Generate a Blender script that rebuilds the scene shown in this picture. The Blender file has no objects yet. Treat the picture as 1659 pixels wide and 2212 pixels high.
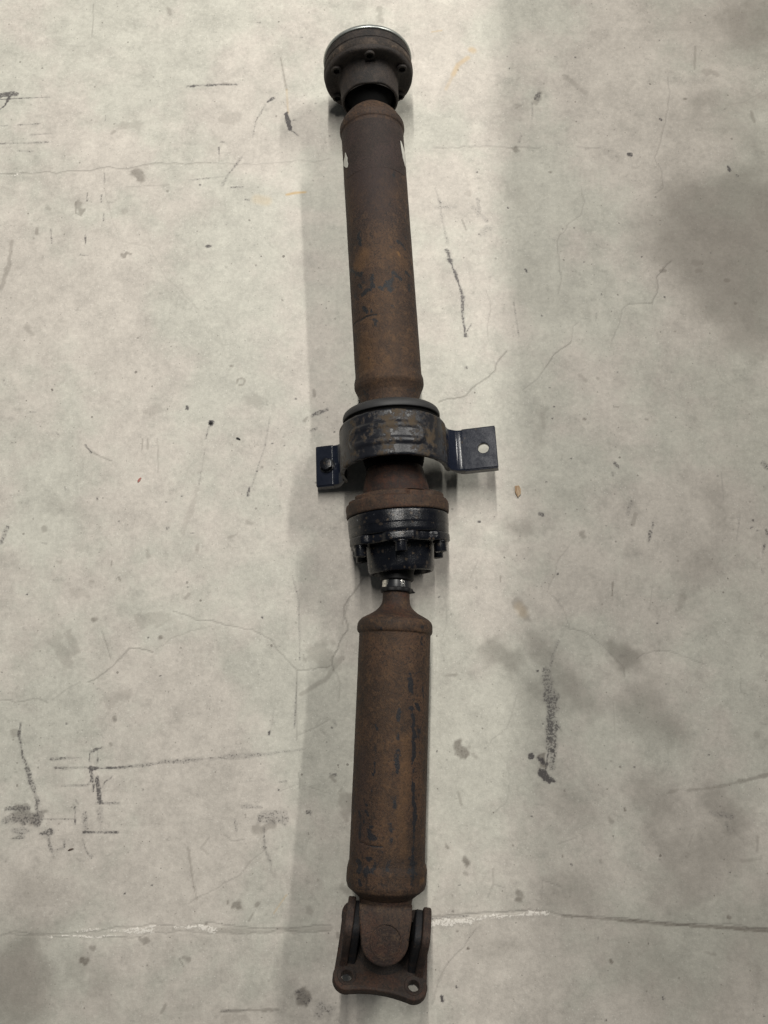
import bpy, bmesh, math, random
import numpy as np
from mathutils import Vector, Matrix, noise as mnoise
R = math.radians
scene = bpy.context.scene
COL = scene.collection

# ---------------------------------------------------------------- camera, world, lamps, exposure
cam_d = bpy.data.cameras.new("camera"); cam = bpy.data.objects.new("camera", cam_d); COL.objects.link(cam)
cam.location = (0, 0, .936); cam.rotation_euler = (R(11), 0, 0)
cam_d.sensor_fit = 'VERTICAL'; cam_d.sensor_height = 24; cam_d.lens = 24 * 1671 / 2212
cam_d.clip_start = .01; cam_d.clip_end = 60
scene.camera = cam
world = bpy.data.worlds.new("World"); scene.world = world; world.use_nodes = True
wb = world.node_tree.nodes['Background']; wb.inputs[0].default_value = (.86, .95, 1, 1); wb.inputs[1].default_value = .06

def lamp(name, x, y, z, length, width, watts, color):
    d = bpy.data.lights.new(name, 'AREA'); d.shape = 'RECTANGLE'; d.size = width; d.size_y = length
    d.energy = watts; d.color = color
    o = bpy.data.objects.new(name, d); COL.objects.link(o); o.location = (x, y, z)
    o.rotation_euler = (0, math.atan2(x * .6, z), 0)
    return o
lamp("tube_lamp", -.14, 1.65, 2.70, 2.4, .045, 86, (1, .972, .912))
lamp("tube_lamp", 2.06, 2.1, 2.70, 1.5, .085, 86, (1, .976, .92))
scene.view_settings.view_transform = 'Standard'; scene.view_settings.look = 'None'
scene.view_settings.exposure = 0; scene.view_settings.gamma = 1
try:
    scene.cycles.max_bounces = 6; scene.cycles.use_denoising = True
except Exception: pass

# ---------------------------------------------------------------- node helper
class NT:
    def __init__(s, name):
        s.m = bpy.data.materials.new(name); s.m.use_nodes = True
        s.t = s.m.node_tree; s.b = s.t.nodes['Principled BSDF']
        s.tc = s.t.nodes.new('ShaderNodeTexCoord')
    def n(s, typ, **k):
        x = s.t.nodes.new(typ)
        for a, v in k.items(): setattr(x, a, v)
        return x
    def put(s, sock, v):
        if isinstance(v, bpy.types.NodeSocket): s.t.links.new(v, sock)
        elif v is not None: sock.default_value = v
    def math(s, op, a, b=None, c=None, clamp=False):
        x = s.n('ShaderNodeMath', operation=op, use_clamp=clamp)
        s.put(x.inputs[0], a)
        if b is not None: s.put(x.inputs[1], b)
        if c is not None: s.put(x.inputs[2], c)
        return x.outputs[0]
    def noise(s, scale, detail=4, rough=.55, vec=None, stretch=None, off=0):
        v = vec or s.tc.outputs['Object']
        mp = s.n('ShaderNodeMapping'); s.put(mp.inputs['Vector'], v)
        mp.inputs['Scale'].default_value = stretch or (1, 1, 1); mp.inputs['Location'].default_value = (off, off * .7, off * 1.3)
        x = s.n('ShaderNodeTexNoise'); s.put(x.inputs['Vector'], mp.outputs[0])
        x.inputs['Scale'].default_value = scale; x.inputs['Detail'].default_value = detail; x.inputs['Roughness'].default_value = rough
        return x.outputs['Fac']
    def voro(s, scale, off=0, rand=1):
        mp = s.n('ShaderNodeMapping'); s.put(mp.inputs['Vector'], s.tc.outputs['Object']); mp.inputs['Location'].default_value = (off, off, off)
        x = s.n('ShaderNodeTexVoronoi'); s.put(x.inputs['Vector'], mp.outputs[0]); x.inputs['Scale'].default_value = scale
        x.inputs['Randomness'].default_value = rand
        return x
    def ramp(s, f, a, b, lo=0., hi=1.):
        x = s.n('ShaderNodeMapRange'); x.interpolation_type = 'SMOOTHSTEP'; s.put(x.inputs[0], f)
        x.inputs[1].default_value = a; x.inputs[2].default_value = b; x.inputs[3].default_value = lo; x.inputs[4].default_value = hi
        return x.outputs[0]
    def mix(s, f, a, b, mode='MIX'):
        x = s.n('ShaderNodeMix', data_type='RGBA', blend_type=mode)
        s.put(x.inputs[0], f)
        s.put(x.inputs[6], a if isinstance(a, bpy.types.NodeSocket) else (*a, 1))
        s.put(x.inputs[7], b if isinstance(b, bpy.types.NodeSocket) else (*b, 1))
        return x.outputs[2]
    def attr(s, name):
        a = s.n('ShaderNodeAttribute', attribute_name=name); sp = s.n('ShaderNodeSeparateColor')
        s.t.links.new(a.outputs['Color'], sp.inputs[0]); return sp.outputs[0], sp.outputs[1], sp.outputs[2], a.outputs['Alpha']
    def out(s, col=None, rough=None, metal=None, height=None, bump=.3, dist=.001, spec=None):
        if col is not None: s.put(s.b.inputs['Base Color'], col if isinstance(col, bpy.types.NodeSocket) else (*col, 1))
        s.put(s.b.inputs['Roughness'], rough); s.put(s.b.inputs['Metallic'], metal)
        if spec is not None: s.b.inputs['Specular IOR Level'].default_value = spec
        if height is not None:
            b = s.n('ShaderNodeBump'); b.inputs['Strength'].default_value = bump; b.inputs['Distance'].default_value = dist
            s.put(b.inputs['Height'], height); s.t.links.new(b.outputs[0], s.b.inputs['Normal'])
        return s.m

# ---------------------------------------------------------------- materials
def concrete():
    g = NT("worn_concrete")
    d, st, w, c = g.attr("marks"); y, br, _, _ = g.attr("tones")
    n1 = g.noise(2.6, 5, .6); n2 = g.noise(9, 6, .62, off=3); n3 = g.noise(46, 6, .65, off=7); n4 = g.noise(190, 4, .7, off=1); n5 = g.noise(620, 3, .7, off=5)
    np_ = g.noise(5.5, 6, .62, off=21)
    col = g.mix(g.ramp(np_, .42, .58), (.512, .473, .423), (.484, .470, .413))
    v = g.math('MULTIPLY_ADD', g.math('SUBTRACT', n1, .5), .22, 1.)
    v = g.math('MULTIPLY_ADD', g.math('SUBTRACT', n2, .5), .42, v)
    v = g.math('MULTIPLY_ADD', g.math('SUBTRACT', n3, .5), .62, v)
    v = g.math('MULTIPLY_ADD', g.math('SUBTRACT', n4, .5), .55, v)
    v = g.math('MULTIPLY_ADD', g.math('SUBTRACT', n5, .5), .34, v)
    # cloudy darker laitance patches
    pt = g.ramp(g.noise(22, 7, .72, off=31), .54, .68)
    v = g.math('MULTIPLY', v, g.math('MULTIPLY_ADD', pt, -.11, 1.))
    pl = g.ramp(g.noise(60, 6, .75, off=41), .55, .66); v = g.math('MULTIPLY', v, g.math('MULTIPLY_ADD', pl, .07, 1.))
    pk = g.ramp(g.noise(85, 6, .75, off=51), .58, .70); v = g.math('MULTIPLY', v, g.math('MULTIPLY_ADD', pk, -.17, 1.))
    x = g.n('ShaderNodeCombineColor')
    for i in range(3): g.put(x.inputs[i], v)
    col = g.mix(1., col, x.outputs[0], 'MULTIPLY')
    # sparse pits and dirt specks of several sizes
    for sc, th, dens, k, off in ((95, .16, .70, .5, 0), (210, .22, .66, .42, 2), (38, .085, .52, .6, 9)):
        vo = g.voro(sc, off)
        sp = g.n('ShaderNodeSeparateColor'); g.t.links.new(vo.outputs['Color'], sp.inputs[0])
        size = g.math('MULTIPLY', g.math('SUBTRACT', sp.outputs[0], dens, clamp=True), th / (1 - dens))
        m = g.math('LESS_THAN', g.math('MULTIPLY_ADD', n5, .1, vo.outputs['Distance']), g.math('ADD', size, .04))
        m = g.math('MULTIPLY', m, g.math('MULTIPLY', g.math('GREATER_THAN', sp.outputs[0], dens), g.math('MULTIPLY', sp.outputs[1], k * 1.4)), clamp=True)
        col = g.mix(m, col, (.13, .115, .10))
    # pale aggregate grains
    vo = g.voro(300, 14); sp = g.n('ShaderNodeSeparateColor'); g.t.links.new(vo.outputs['Color'], sp.inputs[0])
    m = g.math('MULTIPLY', g.math('LESS_THAN', vo.outputs['Distance'], .25), g.math('GREATER_THAN', sp.outputs[0], .88))
    col = g.mix(g.math('MULTIPLY', m, .45), col, (.66, .64, .58))
    # hairline craze
    # broad oily tone (lower corner vignette painted in too), stains, scuffs, cracks, white filler, rust-yellow
    brn = g.ramp(g.math('MULTIPLY_ADD', g.math('SUBTRACT', n2, .5), .55, br), .05, .62)
    brm = g.math('MULTIPLY', g.math('ADD', g.math('MULTIPLY', brn, .5), g.math('MULTIPLY', br, .5)), .66, clamp=True)
    brm = g.math('MULTIPLY', brm, g.ramp(br, 0, .06))
    col = g.mix(brm, col, (.15, .135, .115))
    sm = g.math('MULTIPLY', st, g.math('MULTIPLY_ADD', n4, 1.4, .25), clamp=True)
    col = g.mix(sm, col, (.145, .125, .105))
    ym = g.math('MULTIPLY', y, g.math('MULTIPLY_ADD', n3, 1.2, .3), clamp=True)
    col = g.mix(ym, col, (.52, .36, .17))
    cm = g.math('MULTIPLY', c, g.math('MULTIPLY_ADD', n4, 1.8, -.22), clamp=True)
    col = g.mix(cm, col, (.10, .09, .08))
    col = g.mix(g.math('MULTIPLY', g.math('MULTIPLY', d, g.math('MULTIPLY_ADD', n3, 1.6, .1)), .62, clamp=True), col, (.15, .14, .135))
    nn = g.noise(420, 3, .6, off=11); ns = g.noise(130, 3, .6, off=12)
    nd = g.math('ADD', g.math('MULTIPLY', g.math('SUBTRACT', nn, .5), 1.7), g.math('MULTIPLY', g.math('SUBTRACT', ns, .5), .8))
    dm = g.math('MULTIPLY', g.math('SUBTRACT', g.math('ADD', g.math('MULTIPLY', d, 1.12), g.math('MULTIPLY', nd, 1.4)), .47), 2.5, clamp=True)
    dm = g.math('MULTIPLY', g.math('MULTIPLY', dm, g.ramp(d, .02, .2)), g.math('MULTIPLY_ADD', d, .42, .46), clamp=True)
    col = g.mix(dm, col, (.058, .052, .054))
    wm = g.math('MULTIPLY', g.math('SUBTRACT', g.math('ADD', w, g.math('MULTIPLY', nd, 1.7)), .50), 2.6, clamp=True)
    wm = g.math('MULTIPLY', wm, g.ramp(w, .02, .2))
    col = g.mix(wm, col, (.74, .70, .64))
    h = g.math('ADD', g.math('MULTIPLY', n4, .5), g.math('MULTIPLY', n5, .35))
    h = g.math('MULTIPLY_ADD', c, -1.6, h); h = g.math('MULTIPLY_ADD', wm, .5, h)
    return g.out(col, g.math('MULTIPLY_ADD', n3, .3, .42), 0, h, .35, .0012, spec=.3)

def rusty(name, base=(.058, .034, .02), dark=(.026, .015, .011), light=(.085, .05, .027), attr=False, paint=0., paintcol=(.008, .010, .013), red=0., seed=0.):
    g = NT(name)
    n1 = g.noise(24, 5, .6, off=seed); n2 = g.noise(95, 6, .68, off=seed + 3); n3 = g.noise(420, 5, .72, off=seed + 5); n4 = g.noise(1300, 3, .7, off=seed)
    col = g.mix(g.ramp(n1, .38, .66), dark, base)
    col = g.mix(g.math('MULTIPLY', g.ramp(n2, .48, .70), .75), col, light)
    col = g.mix(g.math('MULTIPLY', g.ramp(n2, .46, .34), .6), col, dark)
    if red: col = g.mix(g.math('MULTIPLY', g.ramp(g.noise(55, 4, .6, off=seed + 9), .45, .65), red), col, (.075, .026, .013))
    # dark pits
    col = g.mix(g.math('MULTIPLY', g.ramp(n3, .49, .40), .85), col, (.012, .009, .008))
    col = g.mix(g.math('MULTIPLY', g.ramp(n4, .56, .68), .5), col, (.135, .088, .055))
    col = g.mix(g.math('MULTIPLY', g.ramp(n3, .55, .66), .36), col, tuple(x * 1.45 for x in light))
    rough = g.math('MULTIPLY_ADD', n3, .25, .60)
    if paint or attr:
        f = g.math('ADD', g.math('MULTIPLY', g.math('SUBTRACT', n3, .5), .9), g.math('MULTIPLY', g.math('SUBTRACT', n2, .5), 1.2))
        if attr:
            p, o, w, _ = g.attr("paint"); p = g.math('MULTIPLY', p, 1.22)
            col = g.mix(g.math('MULTIPLY', w, g.math('MULTIPLY_ADD', n1, .8, .45), clamp=True), col, (.030, .0195, .0180))
            fk = g.ramp(g.noise(150, 5, .7, off=seed + 41, stretch=(.6, 1, 1)), .60, .66)
            col = g.mix(g.math('MULTIPLY', fk, .75), col, (.012, .010, .010))
            col = g.mix(g.math('MULTIPLY', o, g.math('MULTIPLY_ADD', n2, 1.6, .1), clamp=True), col, (.15, .078, .03))
            pm = g.math('MULTIPLY', g.math('SUBTRACT', g.math('ADD', p, g.math('MULTIPLY', f, 1.7)), .46), 3.2, clamp=True)
            pm = g.math('MULTIPLY', pm, g.ramp(p, .02, .15))
        else:
            pm = g.math('MULTIPLY', g.math('SUBTRACT', g.math('ADD', paint, f), .5), 5., clamp=True)
        col = g.mix(g.math('MULTIPLY', pm, g.math('MULTIPLY_ADD', n3, .5, .68), clamp=True), col, paintcol)
        rough = g.math('MULTIPLY_ADD', pm, -.14, rough)
    h = g.math('ADD', g.math('MULTIPLY', n3, .8), g.math('MULTIPLY', n4, .3)); h = g.math('MULTIPLY_ADD', n2, .8, h)
    return g.out(col, rough, 0, h, .75, .0011, spec=.35)

def blackpaint(name, rust=.3, base=(.0075, .0085, .012), rough=.3, speck=.5, rustcol=(.055, .035, .019), seed=0., chips=0., spec=.5, bmp=.5):
    g = NT(name)
    n1 = g.noise(40, 5, .6, off=seed); n2 = g.noise(130, 6, .7, off=seed + 3); n3 = g.noise(520, 4, .7, off=seed + 6)
    col = g.mix(n2, base, tuple(b * 1.9 for b in base))
    f = g.math('ADD', g.math('MULTIPLY', g.math('SUBTRACT', n1, .5), 1.5), g.math('MULTIPLY', g.math('SUBTRACT', n2, .5), 1.6))
    rm = g.math('MULTIPLY', g.math('SUBTRACT', g.math('ADD', f, rust), .5), 4., clamp=True)
    rc = g.mix(n3, (rustcol[0] * .5, rustcol[1] * .5, rustcol[2] * .5), (rustcol[0] * 1.35, rustcol[1] * 1.35, rustcol[2] * 1.35))
    col = g.mix(rm, col, rc)
    r = g.math('MULTIPLY_ADD', rm, .4, g.math('MULTIPLY_ADD', n2, .25, rough - .1))
    if speck:
        vo = g.voro(210, seed); sp = g.n('ShaderNodeSeparateColor'); g.t.links.new(vo.outputs['Color'], sp.inputs[0])
        m = g.math('MULTIPLY', g.math('LESS_THAN', g.math('ADD', g.math('MULTIPLY', n3, .9), g.math('MULTIPLY_ADD', n2, .8, vo.outputs['Distance'])), g.math('MULTIPLY_ADD', sp.outputs[1], .5, .85)), g.math('GREATER_THAN', sp.outputs[0], 1 - speck * .6))
        col = g.mix(g.math('MULTIPLY', m, g.math('MULTIPLY_ADD', sp.outputs[2], .6, .15)), col, (.085, .064, .045))
    if chips:
        cm = g.math('MULTIPLY', g.math('SUBTRACT', g.math('ADD', n2, g.math('MULTIPLY', n3, .3)), 1.0 - chips), 14., clamp=True)
        col = g.mix(cm, col, (.20, .21, .22))
    h = g.math('MULTIPLY_ADD', rm, .6, g.math('MULTIPLY', n3, .5))
    return g.out(col, r, 0, h, bmp, .0009, spec=spec)

def plain(name, col, rough, metal=0, nz=.15, scale=300, spec=None):
    g = NT(name); n = g.noise(scale, 4, .65); n2 = g.noise(scale * .15, 4, .6, off=4)
    c = g.mix(g.math('MULTIPLY_ADD', n2, .8, g.math('MULTIPLY', n, .4), clamp=True), tuple(x * .55 for x in col), tuple(x * 1.3 for x in col))
    return g.out(c, g.math('MULTIPLY_ADD', n2, .2, rough - .1), metal, n, nz, .0006, spec)

def worn_chrome():
    g = NT("worn_chrome"); n = g.noise(75, 4, .6, off=8); n2 = g.noise(600, 3, .6)
    m = g.ramp(g.math('MULTIPLY_ADD', n2, .15, n), .545, .56)
    return g.out(g.mix(m, (.72, .70, .66), (.012, .013, .016)), g.math('MULTIPLY_ADD', m, .15, .22), g.math('SUBTRACT', 1., m), m, .3, .0004)

M_FLOOR = concrete()
M_FT = rusty("front_tube_rust", base=(.054, .0305, .019), dark=(.027, .0165, .013), light=(.085, .048, .026), attr=True, seed=2)
M_RT = rusty("rear_tube_rust", base=(.058, .031, .018), dark=(.029, .017, .011), light=(.085, .047, .024), attr=True, paintcol=(.008, .009, .012), seed=11)
M_NECK = rusty("neck_rust", base=(.050, .026, .016), dark=(.022, .012, .009), light=(.075, .042, .022), red=.4, seed=5)
M_RED = rusty("dark_red_rust", base=(.024, .0095, .0065), dark=(.010, .005, .0045), light=(.040, .017, .010), red=.5, seed=7)
M_FL = rusty("flange_rust", base=(.055, .030, .019), dark=(.024, .014, .010), light=(.080, .048, .027), red=.35, seed=9)
M_YOKE = rusty("yoke_rust", base=(.046, .028, .019), dark=(.020, .012, .010), light=(.072, .046, .028), paint=.12, red=.25, seed=13)
M_YEAR = rusty("yoke_ear_rust", base=(.038, .024, .018), dark=(.016, .011, .010), light=(.055, .036, .026), paint=.74, paintcol=(.006, .007, .009), red=.2, seed=17)
M_EARO = rusty("yoke_side_rust", base=(.040, .025, .019), dark=(.016, .011, .010), light=(.064, .040, .028), paint=.33, red=.2, seed=27)
M_WEB = rusty("greasy_shaded_web", base=(.011, .008, .007), dark=(.006, .005, .005), light=(.020, .014, .010), seed=43)  # dark from grease and from shade round the tongue, put into the colour
M_PLATE = rusty("yoke_plate_rust", base=(.027, .017, .0125), dark=(.013, .009, .008), light=(.042, .026, .018), paint=.1, red=.3, seed=37)
M_CV = rusty("housing_dark_steel", base=(.030, .024, .022), dark=(.013, .012, .012), light=(.050, .038, .030), paint=.32, paintcol=(.014, .015, .019), seed=19)
M_CVCUP = rusty("cup_dark_steel", base=(.026, .020, .019), dark=(.014, .012, .012), light=(.036, .028, .026), paint=.3, paintcol=(.017, .016, .021), seed=23)
M_BAND = rusty("band_brown_steel", base=(.060, .044, .034), dark=(.020, .016, .014), light=(.11, .080, .058), paint=.22, paintcol=(.016, .015, .017), seed=29)
M_STRAP = blackpaint("strap_black_paint", rust=.47, base=(.006, .0065, .009), rough=.34, speck=0, rustcol=(.060, .042, .025), seed=3, chips=.07, spec=.4)
M_FOOT = blackpaint("foot_black_paint", rust=-.06, base=(.0062, .0080, .0145), rough=.2, speck=.06, seed=5, chips=.0, spec=.42, bmp=.10)
M_CBLK = blackpaint("coupling_black_paint", rust=.17, base=(.0030, .0035, .0055), rough=.24, speck=.8, seed=8, rustcol=(.040, .031, .024), chips=.17, spec=.40)
M_RING = plain("dusty_black_rubber", (.024, .024, .025), .62)
M_RUB = plain("black_rubber", (.006, .006, .007), .55, spec=.25)
M_BLACKHOLE = plain("grease_shade_black", (.003, .003, .003), .9, spec=.08)  # near black for grease and rubber, also for shade painted into hollows
M_STEEL = plain("dull_bare_steel", (.25, .26, .25), .38, 1)
M_RIM = plain("zinc_rim_steel", (.42, .44, .42), .40, .8)
M_BOLT = plain("bolt_dark_steel", (.035, .033, .034), .4, .3)
M_CHROME = worn_chrome()
M_WHITE = plain("torn_white_label", (.52, .51, .46), .6, 0, .1, 160)
M_LABEL = rusty("dark_purple_label", base=(.033, .0205, .019), dark=(.022, .0145, .013), light=(.038, .025, .021), seed=31)

# ---------------------------------------------------------------- object helpers
def prop(o, label=None, cat=None, group=None, kind=None):
    if label: o['label'] = label
    if cat: o['category'] = cat
    if group: o['group'] = group
    if kind: o['kind'] = kind
    return o
def mesh_obj(name, me, mat, parent=None, mw=None, smooth=35):
    o = bpy.data.objects.new(name, me); COL.objects.link(o)
    if mat: me.materials.clear(); me.materials.append(mat)
    if smooth:
        me.polygons.foreach_set('use_smooth', [True] * len(me.polygons))
        try: me.set_sharp_from_angle(angle=R(smooth))
        except Exception: pass
    if mw is not None: o.matrix_world = mw
    if parent:
        pw = WM[parent.name]
        o.parent = parent; o.matrix_parent_inverse = Matrix(); o.matrix_basis = pw.inverted() @ (mw if mw is not None else Matrix())
    WM[o.name] = mw.copy() if mw is not None else Matrix()
    return o
WM = {}
def empty(name, mw):
    o = bpy.data.objects.new(name, None); COL.objects.link(o); o.empty_display_size = .05
    o.matrix_world = mw; WM[name] = mw.copy(); return o
def frame(o, d, s=0.):
    X = Vector(d).normalized(); Y = Vector((0, 0, 1)).cross(X).normalized(); Z = X.cross(Y)
    m = Matrix((X, Y, Z)).transposed().to_4x4(); m.translation = Vector(o) + X * s
    return m
def grid_mesh(name, P, close_v, cap0=False, cap1=False):
    """P: (n, m, 3) array, rings along axis 0"""
    n, m = P.shape[:2]
    idx = np.arange(n * m).reshape(n, m)
    a = idx[:-1]; b = idx[1:]
    if close_v:
        a2 = np.roll(a, -1, 1); b2 = np.roll(b, -1, 1)
    else:
        a2 = a[:, 1:]; b2 = b[:, 1:]; a = a[:, :-1]; b = b[:, :-1]
    f = np.stack([a, b, b2, a2], -1).reshape(-1, 4)
    me = bpy.data.meshes.new(name)
    faces = f.tolist()
    if cap0: faces.append(idx[0].tolist())
    if cap1: faces.append(idx[-1][::-1].tolist())
    me.from_pydata(P.reshape(-1, 3).tolist(), [], faces); me.update()
    return me
def densify(prof, step):
    out = [prof[0]]
    for (s0, r0), (s1, r1) in zip(prof, prof[1:]):
        k = max(1, int(math.hypot(s1 - s0, r1 - r0) / step))
        out += [(s0 + (s1 - s0) * i / k, r0 + (r1 - r0) * i / k) for i in range(1, k + 1)]
    return out
def roundprof(prof, rad=.0012, it=3):
    """round the corners of a profile polyline"""
    out = [prof[0]]
    for i in range(1, len(prof) - 1):
        p = np.array(prof[i]); a = np.array(prof[i - 1]); b = np.array(prof[i + 1])
        la, lb = np.linalg.norm(a - p), np.linalg.norm(b - p)
        r = min(rad, la * .45, lb * .45)
        if la < 1e-7 or lb < 1e-7: continue
        A = p + (a - p) / la * r; B = p + (b - p) / lb * r
        for t in np.linspace(0, 1, it + 1):
            q = (1 - t) ** 2 * A + 2 * t * (1 - t) * p + t * t * B; out.append((q[0], q[1]))
    out.append(prof[-1]); return out
def lathe(name, prof, seg=96, s0=0., rad=.001, wob=0., mod=None, step=None, cap=True, wsc=90):
    """prof in mm: list (s, r); solid of revolution round local x"""
    pr = [(s / 1000 - s0, r / 1000) for s, r in prof]
    pr = roundprof(pr, rad)
    if step: pr = densify(pr, step)
    S = np.array([p[0] for p in pr]); Rr = np.array([p[1] for p in pr])
    ph = np.linspace(0, 2 * math.pi, seg, endpoint=False)
    SS, PH = np.meshgrid(S, ph, indexing='ij'); RR = np.repeat(Rr[:, None], seg, 1)
    if mod: SS, RR = mod(SS + s0, PH, RR); SS = SS - s0
    if wob:
        nz = np.array([[mnoise.noise(Vector((SS[i, j] * wsc, RR[i, j] * math.cos(ph[j]) * wsc + s0 * 77, RR[i, j] * math.sin(ph[j]) * wsc))) for j in range(seg)] for i in range(len(S))])
        RR = RR + nz * wob * (RR > .002)
    P = np.stack([SS, RR * np.sin(PH), RR * np.cos(PH)], -1)
    return grid_mesh(name, P, True, cap, cap)
def shape_mesh(name, outer, holes=(), depth=.01, bevel=.001):
    """flat outline in the local xy plane, thickness along z, rounded edges"""
    cu = bpy.data.curves.new(name, 'CURVE'); cu.dimensions = '2D'; cu.fill_mode = 'BOTH'
    cu.extrude = depth / 2 - bevel; cu.bevel_depth = bevel; cu.bevel_resolution = 2; cu.offset = -bevel
    for pts in [outer] + list(holes):
        sp = cu.splines.new('POLY'); sp.points.add(len(pts) - 1); sp.use_cyclic_u = True
        for p, q in zip(sp.points, pts): p.co = (q[0], q[1], 0, 1)
    t = bpy.data.objects.new(name, cu); COL.objects.link(t)
    dg = bpy.context.evaluated_depsgraph_get(); dg.update()
    me = bpy.data.meshes.new_from_object(t.evaluated_get(dg)); me.name = name
    bpy.data.objects.remove(t); bpy.data.curves.remove(cu)
    bm = bmesh.new(); bm.from_mesh(me); bmesh.ops.remove_doubles(bm, verts=bm.verts, dist=1e-6); bmesh.ops.recalc_face_normals(bm, faces=bm.faces); bm.to_mesh(me); bm.free()
    return me
def circ(cx, cy, r, a0=0, a1=360, n=32, full=True):
    t = np.linspace(R(a0), R(a1), n, endpoint=not full); return [(cx + r * math.cos(x), cy + r * math.sin(x)) for x in t]
def T(x=0, y=0, z=0): return Matrix.Translation((x, y, z))
def RX(a): return Matrix.Rotation(R(a), 4, 'X')
def RY(a): return Matrix.Rotation(R(a), 4, 'Y')
def RZ(a): return Matrix.Rotation(R(a), 4, 'Z')
def copy_of(o, parent, mw):
    c = o.copy(); COL.objects.link(c); c.parent = parent; c.matrix_parent_inverse = Matrix()
    c.matrix_basis = WM[parent.name].inverted() @ mw; WM[c.name] = mw.copy(); return c

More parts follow.
